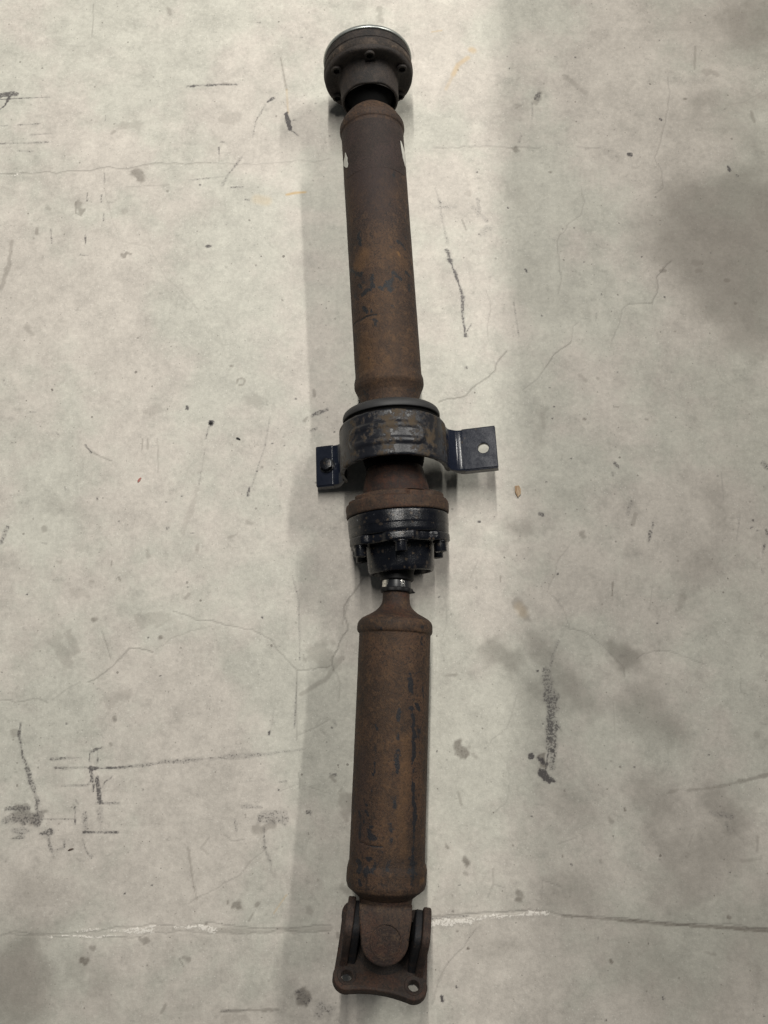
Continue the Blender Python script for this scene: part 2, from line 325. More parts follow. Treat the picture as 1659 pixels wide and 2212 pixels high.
# ---------------------------------------------------------------- concrete floor
MARKS = """c 1.3 .55 -517.3 646.5 -485.2 647.1 -415.8 650.6 -356.9 653.6 -290.2 661.4 -233.8 662
c 0.8 .5 -231.1 662 -182.7 660.5 -134.3 663.5 -72.8 668.9
w 3.2 .5 -517.4 647.7 -490.6 647.1
w 2.1 .45 -514.3 642.6 -487.6 644.1
w 4.3 .3 -521.2 687.7 -499.5 686.1
d 2.5 .6 -271.8 780.7 -233.5 783.2 -203.2 783.2
d 3.3 .8 -267.7 780.7 -262.2 780.7
d 2.7 .7 -244.4 781.7 -232.1 782.6
s 3.8 .4 -221.1 784.2 -210.1 783.2
d 6.0 .75 -528.7 766.7 -507 768.5
d 1.6 .8 -528.1 759.8 -498.2 762
d 2.5 .9 -526.7 744.9 -520.4 750.5 -516 762.9
d 1.1 .55 -498.2 762 -460 763.5
d 4.6 .95 -133.5 738.1 -131.4 722.7 -128 713.5
d 1.9 .7 -128 713.5 -116.4 703.8
d 3.3 .8 -159.9 756.1 -152.6 761.4
d 2.4 .45 -178.6 701.3 -175.3 725.8 -162.5 752
s 1.4 .5 -143.9 825.9 -137.5 791.1 -134.3 775.4
y 2.2 .4 -134.3 775.4 -131.3 738.1
d 2.4 .8 -224 686.1 -223.6 675.6
c 0.8 .4 -223.6 675.6 -223 660.5
d 3.0 .6 -221.1 694.6 -218.9 694
d 2.7 .5 -192 672.6 -203.9 653 -211.5 642.6
d 3.5 .4 -211.5 642.6 -216.9 629.2
d 1.3 .45 -262.2 636.6 -214.2 642
s 15.0 .62 -332.2 644.7 -331 642.3
s 9.0 .5 -408.9 602.6 -404.5 590.3
s 2.7 .6 -411.7 604.1 -410.5 588 -404.1 584.5 -399.5 593.8
d 3.2 .7 -247.4 629.2 -246.3 629.2
d 2.1 .6 -205.5 625.6 -189.5 626.2
d 1.9 .7 -186.2 607.6 -180.1 607.3
y 3.2 .9 -130.5 615 -119.9 617.4 -105.2 618.5
y 13.3 .28 -170.3 608.5 -156.9 605.6
c 1.1 .45 -411 913.2 -408.8 859.5
c 0.8 .3 -479.2 861.2 -455.6 845.1 -416.6 844.1
d 1.6 .5 -499.9 720.3 -470.1 722.1
d 1.4 .45 -524.2 719.1 -514.7 719.1
d 1.6 .45 -480.9 705 -452.6 707.4
d 2.4 .5 -521.6 691.6 -456.9 694
d 2.2 .45 -496.3 681 -476 679.5
s 5.8 .38 -491.6 547.4 -492.9 513.1 -500.2 479.2
c 1.1 .35 -347.1 626.2 -288.5 629.2
d 1.9 .45 -381.3 735 -380.8 727.3
d 2.1 .5 -376.9 647.1 -375.4 633.7
d 1.9 .6 -378.4 614.4 -378.2 604.1
d 2.1 .7 -397.8 617.4 -396.9 605.6
d 1.9 .55 -373.2 586.5 -373.1 576.3
d 1.8 .55 -442.2 564.7 -439.3 544.5
d 1.8 .65 -395.9 556 -394.4 543.1
c 0.8 .3 -378.4 653 -372.6 608.5 -362.7 579.2 -350 547.4 -312.6 538.8 -278.4 487.6 -240.2 448.5
c 0.5 .25 -386 647.1 -388.7 629.2 -381.4 620.3
d 3.7 .8 -233.8 539.6 -228.1 540.2
s 3.7 .6 -346.1 527.9 -342 525 -339.7 530.2 -334.3 528.5
s 4.2 .5 -460.9 566.2 -460.1 557.5
d 1.7 .8 -116.3 858.6 -114.1 858.6
d 2.0 .6 -178.9 883.2 -173.8 882.2
d 2.2 .6 -94.7 754.2 -92.8 754.2
d 2.7 .6 -122.9 727.7 -120.7 727.7
s 5.6 .4 -304.5 905 -301.3 896.8
s 16.3 .2 -214.9 728.9 -204.1 732
s 10.9 .22 -358.5 719.7 -334.1 719.7
s 16.2 .15 -231.9 680.1 -224.6 701.3
s 7.7 .3 -463 426.4 -454.4 415.5
c 0.8 .35 -155.1 544.5 -147 537.3
d 1.6 .5 -401.1 526.7 -390.6 526.2
s 4.8 .35 -448.7 595.3 -446 593.8
s 6.9 .25 -347.5 590.9 -344.8 589.7
s 3.8 .35 -371.3 707.4 -367.4 710.5
d 3.5 .85 -249.6 318.4 -249.2 315.3
d 4.8 .95 -218.7 296.9 -217.4 295.6
d 1.8 .5 -220.5 292.4 -224 275.5
d 2.0 .32 -224.2 262.6 -226.8 236.9 -230 215.3
s 6.4 .2 -231.8 211.5 -237.9 183.9 -246.4 156.5
d 1.5 .85 -140.9 269.6 -139.4 269.3
d 1.5 .8 -125.1 267 -124.4 266.7
s 3.6 .6 -196 372.3 -194.4 372.3
d 2.0 .75 -112.7 328.5 -111.5 328.5
d 2.7 .6 -355.2 200.2 -354.7 197.6
d 3.4 .55 -266.7 161.9 -264.8 162.4
d 1.7 .7 -269.2 194.4 -268.9 194.4
d 1.7 .8 -250.6 202.2 -250.1 202.2
d 1.7 .8 -237.1 155.7 -233.6 155.3
d 2.0 .8 -158.5 233.1 -158 233.1
s 2.7 .6 -152.2 239 -151.5 239
d 2.2 .7 -326.6 170.1 -326.1 170.1
s 2.2 .6 -331.4 120.9 -331.8 116
d 2.2 .75 -237.5 89.1 -236.5 89.1
s 5.7 .6 -348.6 50.7 -345.8 50.7
d 1.9 .8 -281.9 29 -281.4 29
s 4.8 .7 -267.7 29.5 -267 29.5
d 1.4 .8 -431.3 81 -430.6 81
d 1.9 .8 -146.4 53.5 -146.1 52.6
d 1.6 .8 -264.7 -15.5 -264.2 -15.7
s 1.7 .6 -322.1 101.4 -319.5 97.8
s 5.9 .3 -167.5 170.1 -163.3 167.6
s 5.8 .3 -355.5 96.6 -353 95.4
s 5.8 .3 -398.5 120.9 -395.2 119.2
d 1.2 .8 -374.7 267.8 -365.9 257.4
c 1.0 .6 -365.9 257.4 -355.6 252.3 -340.3 246.4
c 1.2 .35 -284.8 275.5 -281.8 231.8
s 1.7 .45 -303.3 275.5 -303 262.6
s 1.7 .4 -296.8 275.5 -296 262.6
w 4.6 .55 -368 338 -364.1 337
w 3.9 .5 -393.6 212.8 -390.3 212.5
d 1.7 .5 -396.1 214 -394.6 210.2
d 1.5 .42 -143.9 304.2 -149.5 265.2 -156.3 242 -164.1 214
d 3.0 .75 -166.5 212.8 -168.6 202.7
d 2.5 .8 -162.2 210.5 -161.2 210
d 5.4 .5 -463 162.7 -468.5 144.2
d 4.0 .62 -91.6 305.5 -82.9 309.5 -72.9 314.2
d 2.5 .55 -92.5 285.9 -84.6 289.8
s 4.0 .5 -89.7 339.9 -88.3 331.9
s 3.0 .5 -100.3 299 -96.6 304.2
c 0.7 .62 -253.5 59.5 -239 55.9 -224.3 48.8 -207.6 49.3 -190.7 43.4 -157.1 38.2 -135.4 26.4 -125.5 12.4 -103.7 -9.7 -87.2 -8.5 -63.9 -5.1
c 0.9 .7 -350.4 -23.5 -323.3 -6.2 -312.3 5.4 -303.5 16.3 -291.6 15.9 -275.9 11.2
c 0.7 .35 -275.9 11.2 -256.6 26.4 -230.9 37 -207.3 41.7
d 1.0 .4 -110.9 102.7 -103.1 73.8 -99.9 3.1
d 0.7 .35 -128.5 224.2 -127.8 214
c 0.9 .5 -338 35.8 -331 19.4 -325.1 3.1
s 2.0 .5 -187.5 349.2 -186.4 354.5 -181.4 355.9 -177 353.2 -179.3 347.1 -184.9 346.5
s 15.1 .22 -171.6 327.9 -158.9 325.3
s 12.0 .2 -375.1 84.6 -360.4 81
s 3.8 .35 -240 76.2 -235.4 81
s 14.3 .22 -293.7 50 -258 52.4
d 2.0 .45 -447.8 310.8 -440.2 310.8
d 1.8 .4 -413 284.6 -408 279.4
s 10.1 .16 -296.9 312.1 -284.4 314.7
s 4.9 .4 -417.8 162.7 -416.2 159
d 2.2 .45 -417.4 143.4 -412.4 142.9
s 9.5 .25 -377.2 33.5 -366 12.4
s 14.2 .2 -392.1 26.4 -376 3.1
b 22.1 .25 -410.3 191.4 -370.3 181.4
s 3.4 .35 -190 150.3 -180.4 154.5
s 3.9 .35 -227.4 141.7 -228.3 134.3
s 4.4 .3 -289 134.3 -287.4 127
c 0.7 .6 -452 -43.7 -428.3 -46 -407.6 -41.9 -395.4 -47.6
c 0.7 .45 -391 -44.2 -373.4 -30.5 -359.8 -23.6
d 2.8 .6 -425.5 -70.2 -426.2 -82.6 -419.4 -107.1 -412.4 -120.4
d 4.6 .6 -413.6 -120.4 -404.8 -142.3 -397.7 -157.6
d 6.8 .62 -398.9 -157.6 -396.8 -181.3
s 7.9 .4 -432.4 -78.1 -429.9 -80.3
d 3.7 .55 -433.6 -165.2 -406.3 -164.1
d 6.8 .52 -433.6 -177 -393.8 -177
s 16.0 .5 -418.2 -171.7 -396.3 -173.8
d 13.7 .42 -419.3 -171.7 -395.3 -172.7
d 2.0 .5 -393.9 -176 -355.2 -176.2
d 5.5 .5 -422.3 -188.8 -408.7 -188.8
d 3.2 .45 -423.8 -197.4 -410.4 -195.3
d 5.0 .66 -391.4 -191.6 -379.5 -190.3
d 3.4 .48 -383.3 -194.2 -376.9 -211.2
d 2.3 .42 -377 -210.2 -364.1 -207 -363.6 -198.5
d 1.8 .6 -354.9 -161.9 -352.9 -181.3
d 2.3 .45 -354.5 -155.4 -350.7 -159.8
d 2.8 .55 -386.7 -110.4 -371.8 -109.3
d 1.8 .42 -371.8 -109.3 -351.1 -108.7
d 3.2 .5 -380.2 -119.9 -366.4 -119.9
d 1.2 .45 -365.2 -119.9 -338.8 -119.3
d 3.9 .62 -340.5 -102.2 -335.6 -98.7 -328.3 -97.1
d 1.8 .55 -341.8 -102.7 -341.8 -112.6
d 2.3 .5 -333.2 -100.4 -332.2 -113.8
d 3.2 .78 -339.8 -120.8 -315.7 -119.9
d 2.5 .66 -315.7 -119.9 -292.7 -118.8
d 3.0 .46 -292.7 -118.8 -253.8 -113.8 -214.7 -110.4
d 4.2 .4 -253.8 -113.8 -214.7 -110.4 -145.6 -105.3
d 3.2 .37 -145.6 -105.3 -92.5 -99.3
d 3.2 .72 -339.1 -120.4 -337.2 -134.7
d 4.1 .78 -331.5 -131.4 -328.9 -144.5 -326.9 -157.6
d 2.1 .75 -335.1 -138 -335 -145.6
d 2.1 .5 -371.7 -139.7 -341.9 -139.1 -337.4 -131.8
d 2.7 .5 -331.3 -158.7 -303.9 -158.7
d 1.6 .45 -325.2 -142.3 -321.6 -134.7 -314.5 -130.3
d 3.0 .8 -342.7 -190.3 -320 -190.3
d 3.2 .7 -320 -190.3 -303.7 -190.3
d 5.0 .45 -342.4 -170.6 -340.6 -187.8
d 6.4 .38 -326.2 -166.2 -323.6 -187.8
d 2.0 .55 -343.3 -197.4 -339.1 -209.1 -331.3 -217
s 4.7 .55 -315.5 -63.7 -315.1 -65.5
d 1.9 .5 -316.5 -65.9 -314.1 -66.4
s 3.0 .55 -318.4 -93.3 -317.9 -94.2
d 2.1 .8 -371.7 -70.2 -371.2 -70.4
d 2.8 .85 -133.8 -79.9 -134.6 -82.6
d 2.8 .9 -122.4 -143.6 -121.4 -144.1
d 1.8 .75 -277.9 -142.8 -277.8 -144.5
s 3.1 .8 -199.1 -286.8 -198.4 -286.8
s 7.5 .5 -270.1 -302.7 -265.7 -303.7
s 7.1 .5 -324.9 -311.3 -322.1 -312.9
s 9.7 .75 -333.3 -323 -331.5 -324.2
s 10.3 .65 -163.8 -267 -161.5 -269
s 3.1 .65 -175.3 -263.2 -175 -265.7
s 3.6 .5 -141.7 -265.7 -143.9 -268.2
s 2.2 .3 -147 -276.1 -151.1 -284.3
d 1.6 .8 -261.9 -246.4 -261.4 -246.6
d 1.6 .8 -292.7 -255.8 -290.9 -254.9
s 5.3 .45 -221.6 -321 -217.1 -323
c 1.1 .6 -227 -323 -221.8 -331.1
s 11.4 .7 -89.6 -357.1 -87.3 -365
d 8.7 .45 -92.9 -357.1 -85.1 -365
d 11.8 .45 -68.6 -372.9 -59.8 -374.9
d 3.6 .62 -87.7 -168.4 -84.7 -168.8
d 9.1 .44 -141.1 -177 -116 -177
s 13.6 .42 -143 -187.8 -129.5 -183.5
d 7.8 .42 -141.2 -171.7 -117.3 -171
d 3.2 .5 -142.1 -179.2 -120.5 -179.2
d 3.6 .5 -137.4 -185.6 -135.2 -207
d 3.2 .42 -135.2 -207 -128.8 -222.9
d 3.7 .38 -162.1 -162.4 -141.5 -163.7
d 2.7 .4 -170.7 -177 -168 -187.8
d 2.1 .5 -120.5 -135.8 -112.5 -134.7
c 0.9 .6 -98.9 -125.9 -96.9 -144.1
d 1.2 .5 -103.4 -23.6 -104 -48.7 -104.6 -74.7
d 0.9 .3 -129.6 -55.5 -132.4 -80.3
c 1.1 .42 -427.8 -298.6 -372.5 -297 -339.4 -295 -286.4 -290.9 -251 -288.8 -206.6 -287.4 -139.8 -291.5 -95.4 -290.9 -60.1 -288.8
c 1.1 .35 -427.7 -299.9 -358.9 -301.1 -290.2 -300.7 -250.6 -295.6 -192.9 -297 -139.6 -297 -60 -294.5
s 5.8 .25 -188.6 -293.5 -139.7 -294.1 -60.1 -291.7
w 3.1 .7 -373.4 -300.3 -369.6 -300.3
w 1.8 .85 -359 -299.2 -321.3 -300.1 -290.3 -298.6
w 4.0 .7 -342.7 -295.6 -332.9 -293.5 -320.7 -292.9
w 3.1 .65 -305.1 -293.9 -285.1 -294.1
w 6.2 .8 -286.1 -295 -272.9 -294.1 -258.5 -293.7
w 2.0 .8 -265.4 -289.6 -251 -288.8
w 3.1 .75 -235.3 -290.5 -204.3 -289.6
w 6.2 .9 -205.4 -290 -197.5 -291.7 -189.7 -293.7
w 2.7 .6 -144 -297.6 -142.7 -297.8
w 1.8 .5 -255.1 -314.9 -252.9 -314.9
w 4.4 .4 -328.5 -292.5 -317.2 -294.5
b 57.2 .55 -420.3 -331.1 -404.8 -333.1
b 43.7 .35 -422.3 -357.1 -395.3 -365
b 49.1 .25 -417.3 -267.8 -390 -274
b 35.2 .25 -336.8 -329 -313.7 -345.1
d 2.2 .4 -178.6 -374.9 -150.3 -373.9
s 3.1 .5 -178.6 -375.3 -150.3 -373.9 -115.4 -373.9
s 2.7 .35 -222.7 -207 -215.4 -242.8 -210 -261.6
s 2.3 .25 -199.8 -213.4 -208 -207 -199.4 -196.3
c 0.9 .35 -135.6 -209.1 -166.1 -238.6 -185.9 -249.1 -218.8 -265.7
y 1.3 .55 -109.6 -256.4 -123.6 -276.1
c 0.7 .4 -138.4 -263.7 -151.1 -284.3
c 0.9 .4 -182.5 -193.1 -173.2 -200.6 -159.7 -198.5
c 0.7 .45 -63.1 -65.7 -79 -74.7 -104.4 -85.9
c 0.7 .35 -62 -148.9 -98.6 -138 -121.4 -146.7
s 6.7 .3 -84.6 -271.9 -83.5 -274
b 26.9 .2 -401.7 -242.8 -383 -251.2
s 14.1 .2 -325.3 -46.4 -302.5 -37.3
d 1.4 .4 -128.1 -232.3 -127.3 -221.8
s 8.7 .2 -171.8 -382.8 -150 -382.8
s 2.6 .4 -240 -369 -243.9 -376.9
y 8.5 .5 121.7 838.8 124.5 837.2
y 6.2 .55 116.6 825.8 102.9 814.5 95.6 798.4
y 4.5 .3 95.6 798.4 85.4 776
y 2.0 .5 66.9 867.3 81.1 870
d 4.5 .6 213.7 769.6 210.6 760.1
d 3.3 .65 209.4 766.5 208.4 760.8
s 8.4 .4 214.3 769 209 755.4
d 1.9 .4 203.9 753.8 202.7 728.6
s 2.5 .35 179.7 752.2 188 750.6 180.8 745.9
s 7.7 .6 177.4 683.6 179.1 682.6
d 3.3 .45 183.3 694.4 186.9 704.3
c 1.1 .5 70.3 685.7 130.8 687 174.8 685.7 213.3 686
c 1.1 .45 262.8 686 293 684.8
d 4.1 .9 331.4 675.3 333.1 675
d 2.8 .85 378.2 729.2 378.7 728.3
d 4.1 .8 463.9 657.5 466.1 651.4
d 2.7 .75 474.2 644.4 476 642.9
s 3.8 .6 222.2 649 224.4 649
d 2.4 .9 165.1 595.6 166 595.6
s 3.6 .7 413.5 760.8 415.2 760.8
d 2.3 .75 266.1 826.8 266.6 825.8
d 2.0 .7 384.7 853.5 385.6 853.5
d 2.3 .6 372.5 883.8 373.6 882.5
d 1.7 .75 173.6 808.7 174.2 808.7
d 1.9 .75 125 648.4 125.8 648.4
d 1.9 .8 236.8 564.5 237.3 564.5
d 2.2 .7 363.4 611.5 363.9 611.2
d 2.4 .85 185.8 506.1 187.6 502.7
d 1.8 .8 204 441.1 204.6 440.9
s 3.2 .75 456.7 458.1 457.5 458.1
d 1.7 .8 467.4 745 468 745
d 1.6 .8 430.4 529.9 430.9 529.9
d 1.6 .8 339.1 524.1 339.7 524.1
d 1.6 .8 262.7 516.8 263.2 516.8
d 1.6 .8 365.1 467.2 365.6 466.9
d 1.6 .8 283.7 471.2 284.2 470.9
s 2.4 .6 375.7 419.8 376.4 419.3
d 3.8 .7 73.3 605.5 75.2 603.7
d 3.2 .42 68.9 624.1 74.6 603.1 77.5 576.3
d 3.2 .38 77.5 576.3 84.5 543.9
d 5.4 .38 69.1 595.6 93.5 597.1
d 6.9 .7 84.3 532.2 87.3 517.7
d 5.3 .85 86.8 520.6 91.4 506.1 95.9 489.5
d 3.2 .72 97.4 488.3 102.4 468.9 101.8 440.6
d 3.4 .72 101.8 440.6 105.5 412.6
d 1.8 .6 106.1 418.2 112.9 429.3
d 4.9 .4 124.8 607.6 127.1 588.2 135.7 577.8
d 6.5 .36 119.2 597.1 125.7 585.2
d 7.0 .34 129.1 560.1 140 564.5
s 7.6 .28 112.9 618.1 113.9 615.1
s 1.3 .5 103.9 577.8 109 563
c 0.8 .5 392.8 795.2 392.5 763.3 385.2 725.5 376.1 694.4 366.2 669.7 375.7 648.4 374 624.1 362.7 616.6
c 0.8 .45 265.3 624.1 268.4 606.1 263.4 585.2 246.6 573.4 229.2 543.9 232.3 491.7 227.4 471.7
c 1.1 .6 378.2 517.7 365.8 504.7 357.2 494.6 358.3 480.3 349.4 457.5
c 1.3 .5 349.5 458.4 336.3 458.1 319.1 457.5
c 0.8 .45 320.5 458.9 309.4 449 302.6 423.7 293.8 405.9
c 0.8 .4 252 432.1 245.1 426.5 241.6 405.9
c 0.8 .45 133.7 474.6 139 457.5 133.8 429.3 134.6 405.9
d 1.6 .4 168.9 460.4 173.9 412.6
d 1.6 .4 275.5 444.8 274.4 435
s 6.4 .55 361.8 504.7 366.3 503.8
s 5.3 .5 447.1 490.3 449.6 489.5
s 2.3 .35 434.4 843.7 430.7 806.4
s 5.0 .4 502.9 741.2 506.2 725.5
s 10.1 .3 445.3 803.2 459.2 801.6
s 6.7 .25 251.2 795.2 277.9 769.6
c 0.8 .3 469 750.6 494.5 755.4 523.9 772.8
b 89.2 .62 449.9 588.2 507.2 594.1
b 69.6 .55 406.2 546.8 445.5 535.2
b 69.5 .6 464.2 535.2 506.5 532.2
b 46.1 .4 388.8 603.1 416.8 615.1
b 34.4 .3 449.8 491.7 485.4 474.6
b 62.8 .4 507.3 899.8 534.6 886.5
b 45.4 .25 509.4 860.1 520.2 853.5
b 66.5 .25 412.4 738 474.6 719.2
b 33.4 .25 436.1 757 528 760.1
b 32.6 .25 167.4 624.1 183.2 609.1
b 24.0 .22 185.4 517.7 212 514.8
b 33.3 .2 171.3 750.6 170 709.9
b 42.2 .2 181.2 471.7 246.6 457.5
s 6.9 .3 406.5 514.8 417.1 514.8
s 5.9 .35 411 504.7 415 504.7
c 1.0 .75 69.5 323.8 76 326.5 101.7 330.6 112.3 342.7 128 353.6 141.3 364.5 144.1 375.5 157.6 392
c 1.0 .65 241.6 405.9 217.3 386.5 208.9 372.7 204.8 367.3
c 0.8 .4 204.8 367.3 195.2 353.6 176.7 340
d 3.9 .6 104.6 370 106.2 370
d 1.8 .85 298.1 363.7 298.6 363.7
d 2.1 .85 210 343.3 210.8 343.3
d 1.5 .8 214.9 317.9 215.4 317.9
d 2.0 .8 212.2 302.1 212.7 302.1
s 2.8 .65 252.1 301.6 253.4 301.3
s 4.6 .5 330.1 301.1 332.6 300.8
d 1.5 .85 233.3 249.6 233.8 249.6
d 1.8 .85 201.7 219.7 202.2 219.7
d 1.5 .7 414.8 227.4 415.3 227.4
d 3.0 .85 115.5 169.8 118 169.5
d 4.0 .8 192.4 179.9 195.6 178.4
d 2.2 .7 170.5 124.1 171.2 124.1
d 2.2 .85 210 105.3 211.7 105.1
d 1.7 .85 65.9 77.3 66.4 77.3
d 1.9 .85 327.3 46.3 328 46.1
d 1.9 .9 181 -10.1 182.9 -10.1
d 3.8 .62 288 244.3 292.4 237.8
d 2.0 .55 284 232.6 285.2 227.4
d 3.3 .42 305.7 195.3 299.7 178.7
s 4.0 .35 309.7 178.7 305.2 166
d 2.5 .65 330.7 168.5 329.9 162.7
d 3.5 .6 327 157.2 324.2 144.6
s 2.0 .55 277 95 275.4 79
d 4.0 .5 464.6 139.6 462.9 132.1
d 2.5 .45 459.5 112.2 460.3 107.3
s 6.5 .5 242.4 154.6 244.7 150.9
d 3.6 .42 197.8 -3.8 201.6 10.4 208.2 24.7
d 5.6 .5 472.5 245.6 477.7 239.1
d 3.0 .6 468.9 159.7 469.7 154.6
d 1.7 .7 450.5 162.2 452.4 163.5
d 2.2 .7 457.7 158.9 459.4 158.7
d 1.7 .7 453.1 171.6 454.1 171.3
d 1.7 .6 111.7 88.8 112.7 88.8
s 14.6 .42 160 68.1 168.2 58.4
y 12.2 .2 162.4 65.6 167 58.4
c 0.7 .55 197.3 83.9 206.7 75.4 216 63.2 222.2 39.1
c 0.7 .6 217.4 41.5 241.3 34.3 257.7 22.3 269.1 10.4 285 -6.1 285.5 -17.9
c 0.7 .5 300 3.3 310.1 10.4 322.3 12.8 339.2 12.8 360.4 5.7 381.5 -2.6
c 0.7 .4 197.3 83.9 208 104.8 211.1 119.7 226.8 139.6
s 5.1 .3 199.9 307.7 200.5 291.7
s 11.7 .15 201.4 313.1 191.9 265.3
s 1.8 .5 291.4 317.7 296.5 317.1
c 0.8 .4 424.2 372.7 430.4 353.6 447.5 342.7
b 24.1 .62 274.2 15.2 295.2 3.3
b 14.4 .5 285.4 1 286.4 -3.8
b 26.6 .42 178 24.7 196.5 5.7
b 26.5 .38 131.7 12.8 153.1 3.3
b 22.4 .35 158.1 162.2 173 160.9
b 24.0 .2 200.6 -13.2 224.1 -23.5
b 30.1 .2 221.7 192.7 245 208.1
b 39.4 .2 362.7 102.3 386.2 119.7
b 22.5 .2 406.1 213.2 412.4 167.3
d 2.3 .35 420.2 231.3 419.9 197.8
d 2.0 .35 438.2 177.4 431.8 147.1
s 2.0 .5 141.5 102.3 140.8 96.2
s 7.3 .25 355 63.2 360.9 77.8
c 0.7 .35 324.9 87.6 319.5 60.8
s 2.9 .4 73.3 -15.5 85.3 -14.4
c 0.7 .35 114.9 122.1 104.6 99.9
c 0.7 .3 72.3 77.8 75.5 48.7 66.6 20 71.1 1
s 3.6 .35 271.6 356.3 273.3 355.2
s 5.2 .3 249.8 359.1 257.2 353.6
d 12.5 .5 194.5 -14.2 195.7 -32.9
d 14.3 .56 195.7 -32.9 197.6 -60.7 197.3 -92.8
d 8.1 .66 193.9 -46.9 194.6 -88.2
d 4.7 .8 193.4 -71.1 195.5 -77.9
d 10.8 .52 197.3 -92.8 194.4 -115.4
d 2.1 .7 191.1 -99.6 187 -124.4
d 1.9 .7 202.5 -69.9 196.3 -115.4
d 9.4 .95 184.7 -124.4 192.1 -132.9
d 4.7 .95 189.8 -131.1 195.5 -135.1
s 10.8 .75 183.6 -108.6 184.5 -117.6
d 6.6 .95 180.5 -110.9 184.2 -113.1
d 4.7 .95 170.3 -105.9 171.2 -107.3
d 3.5 .9 195.8 -100.2 196.4 -100.9
d 3.5 .9 192.8 -86.4 193.7 -87.3
s 14.1 .72 90.4 -98.4 90.8 -101.8
s 5.6 .35 103.7 -105.2 107.2 -108.2
s 7.8 .7 92.7 -222.1 94 -223.6
s 6.8 .6 150.4 -253.5 155.1 -256.9
s 6.4 .6 148.8 -260.5 151.9 -261.9
s 4.1 .35 91.7 -233.9 92.9 -234.3
b 54.7 .42 306.4 -46.9 323.6 -74.5
b 42.0 .4 302.6 -142.2 313.3 -157.8
b 34.9 .4 385.6 -155.6 398.5 -168.8
b 41.9 .3 208.6 -155.6 226.6 -168.8
b 43.0 .4 204.7 -28.2 228 -42.2
b 38.7 .25 195 -255.2 217.7 -257.3
b 50.2 .28 310.2 -238.1 338.6 -255.2
b 89.4 .2 309.9 -340.4 376.5 -346.5
b 28.6 .25 166.3 -32.9 189.6 -46.9
b 27.7 .2 303.8 -195 326.3 -203.7
b 46.1 .25 348.7 -212.4 381.7 -203.7
b 27.0 .25 104.7 -315.8 127.4 -309.6
d 5.1 .4 375.3 -168.8 398.1 -173.2
d 3.7 .4 391.8 -179.8 392.4 -186.3
s 4.7 .5 444 -127.7 427.4 -131.5 410.7 -135.6
s 3.0 .35 410.7 -135.6 377.4 -142.2 349.2 -144.9
s 3.3 .3 325.6 -147.8 337.6 -144
d 1.7 .35 440.2 -69.9 449.3 -71.1
s 6.2 .25 434.4 -81.4 436.4 -84.8
s 5.1 .25 406.6 -221 426.4 -218.9
s 3.7 .3 426.3 -195 423.7 -210.2
s 3.1 .3 356.6 -315.8 367.7 -317.9
c 1.1 .6 53.4 -280 87.5 -277.3 128.4 -274.6 162.5 -272.5 182.9 -274.2
c 0.9 .5 182.9 -274.2 200.9 -277.9 257.4 -280.5 313.8 -285.1 370.2 -287.8 428.5 -291.3
s 2.3 .5 200.8 -278.4 257.3 -282.1
s 3.4 .7 257.3 -282.1 313.7 -286.7 370 -290.1 428.3 -293.4
s 2.3 .6 313.6 -287.2 369.9 -290.9 428.2 -293.8
w 6.8 .9 53.3 -286.3 73.7 -285.1 94.1 -283.8
w 5.4 .72 94.1 -283 110.1 -280 128.3 -277.9
w 3.9 .62 128.2 -279.4 144.1 -278.4 162.3 -276.7
w 5.0 .75 162.3 -276.7 182.8 -275.4
d 1.6 .5 53.4 -281.5 94.2 -278.4
c 0.9 .5 122.8 -229.6 122.8 -246.7 116.2 -260.5
c 0.7 .5 122.8 -246.7 130.3 -247.7 136.3 -250.5
c 0.7 .5 179.6 -242.4 188.6 -244.5 199.9 -248.8
c 0.7 .4 178.4 -242.4 177.2 -261.5
c 0.9 .5 103 -292 82.2 -315.8 68.5 -330.2 59.3 -346.5 52.3 -368.8
c 0.7 .4 156.6 -37.6 149.9 -60.7 143.4 -76.8
c 0.7 .35 143.4 -76.8 124.1 -90.5 142.3 -115.4 145.1 -137.8 141 -157.8 122 -173.2
c 0.7 .4 225.5 -191.1 227.8 -201.6
c 0.7 .4 197.2 -203.7 220.6 -196.1
c 0.7 .4 397 -186.3 409.5 -201.6
c 0.7 .4 346.9 -205.9 352.5 -192.9
c 0.9 .4 294.2 -201.6 301.6 -211.3
c 0.7 .45 421.7 -23.6 421.9 -35.2 428.8 -37.6
c 0.7 .35 269.5 -46.9 269.9 -81.4
d 4.0 .95 63.4 -360.7 63.8 -364
d 2.0 .85 79.3 -350.6 80.2 -351
s 2.9 .9 93.1 -311.7 93.8 -311.9
d 2.3 .8 238 -300.5 238.6 -302.6
s 4.5 .7 251.3 -324.5 252.6 -325.7
s 3.6 .7 385.6 -279.8 386.7 -280
d 2.1 .8 211.7 -224 213 -225.7
s 2.3 .7 202.2 -215.6 202.9 -215.8
s 3.0 .8 276.3 -164.4 276.6 -167
d 1.6 .8 168.8 -173.2 169.3 -173.4
d 1.6 .7 312.1 -219.3 312.6 -219.3
s 2.3 .7 81.7 -294 82.6 -294.2
d 1.6 .7 290 -119.4 290.7 -119.4
d 1.4 .7 117.8 -98 118.3 -98
d 1.9 .8 185.6 -70.6 186.1 -70.6
d 1.6 .7 377.1 -105 377.6 -105
s 6.0 .4 257.9 -174.3 259.6 -177.6
d 1.4 .6 84.6 -246.2 85.1 -246.2
d 1.4 .6 390.7 -232.8 391.2 -232.8
d 2.2 .5 294.1 -360.7 295.1 -361.1
d 2.7 .5 306.2 -361.8 308.4 -362.8
d 1.6 .7 242.2 -383.9 243.1 -383.9
d 1.3 .7 415.5 -379.5 416.1 -379.7
c 0.9 .3 292.8 -311.7 294.6 -301.3
s 3.2 .3 244.7 -221 246 -223.2
s 3.3 .35 85.3 -146.7 88.6 -160
s 1.8 .4 70.4 -203.7 73.8 -207
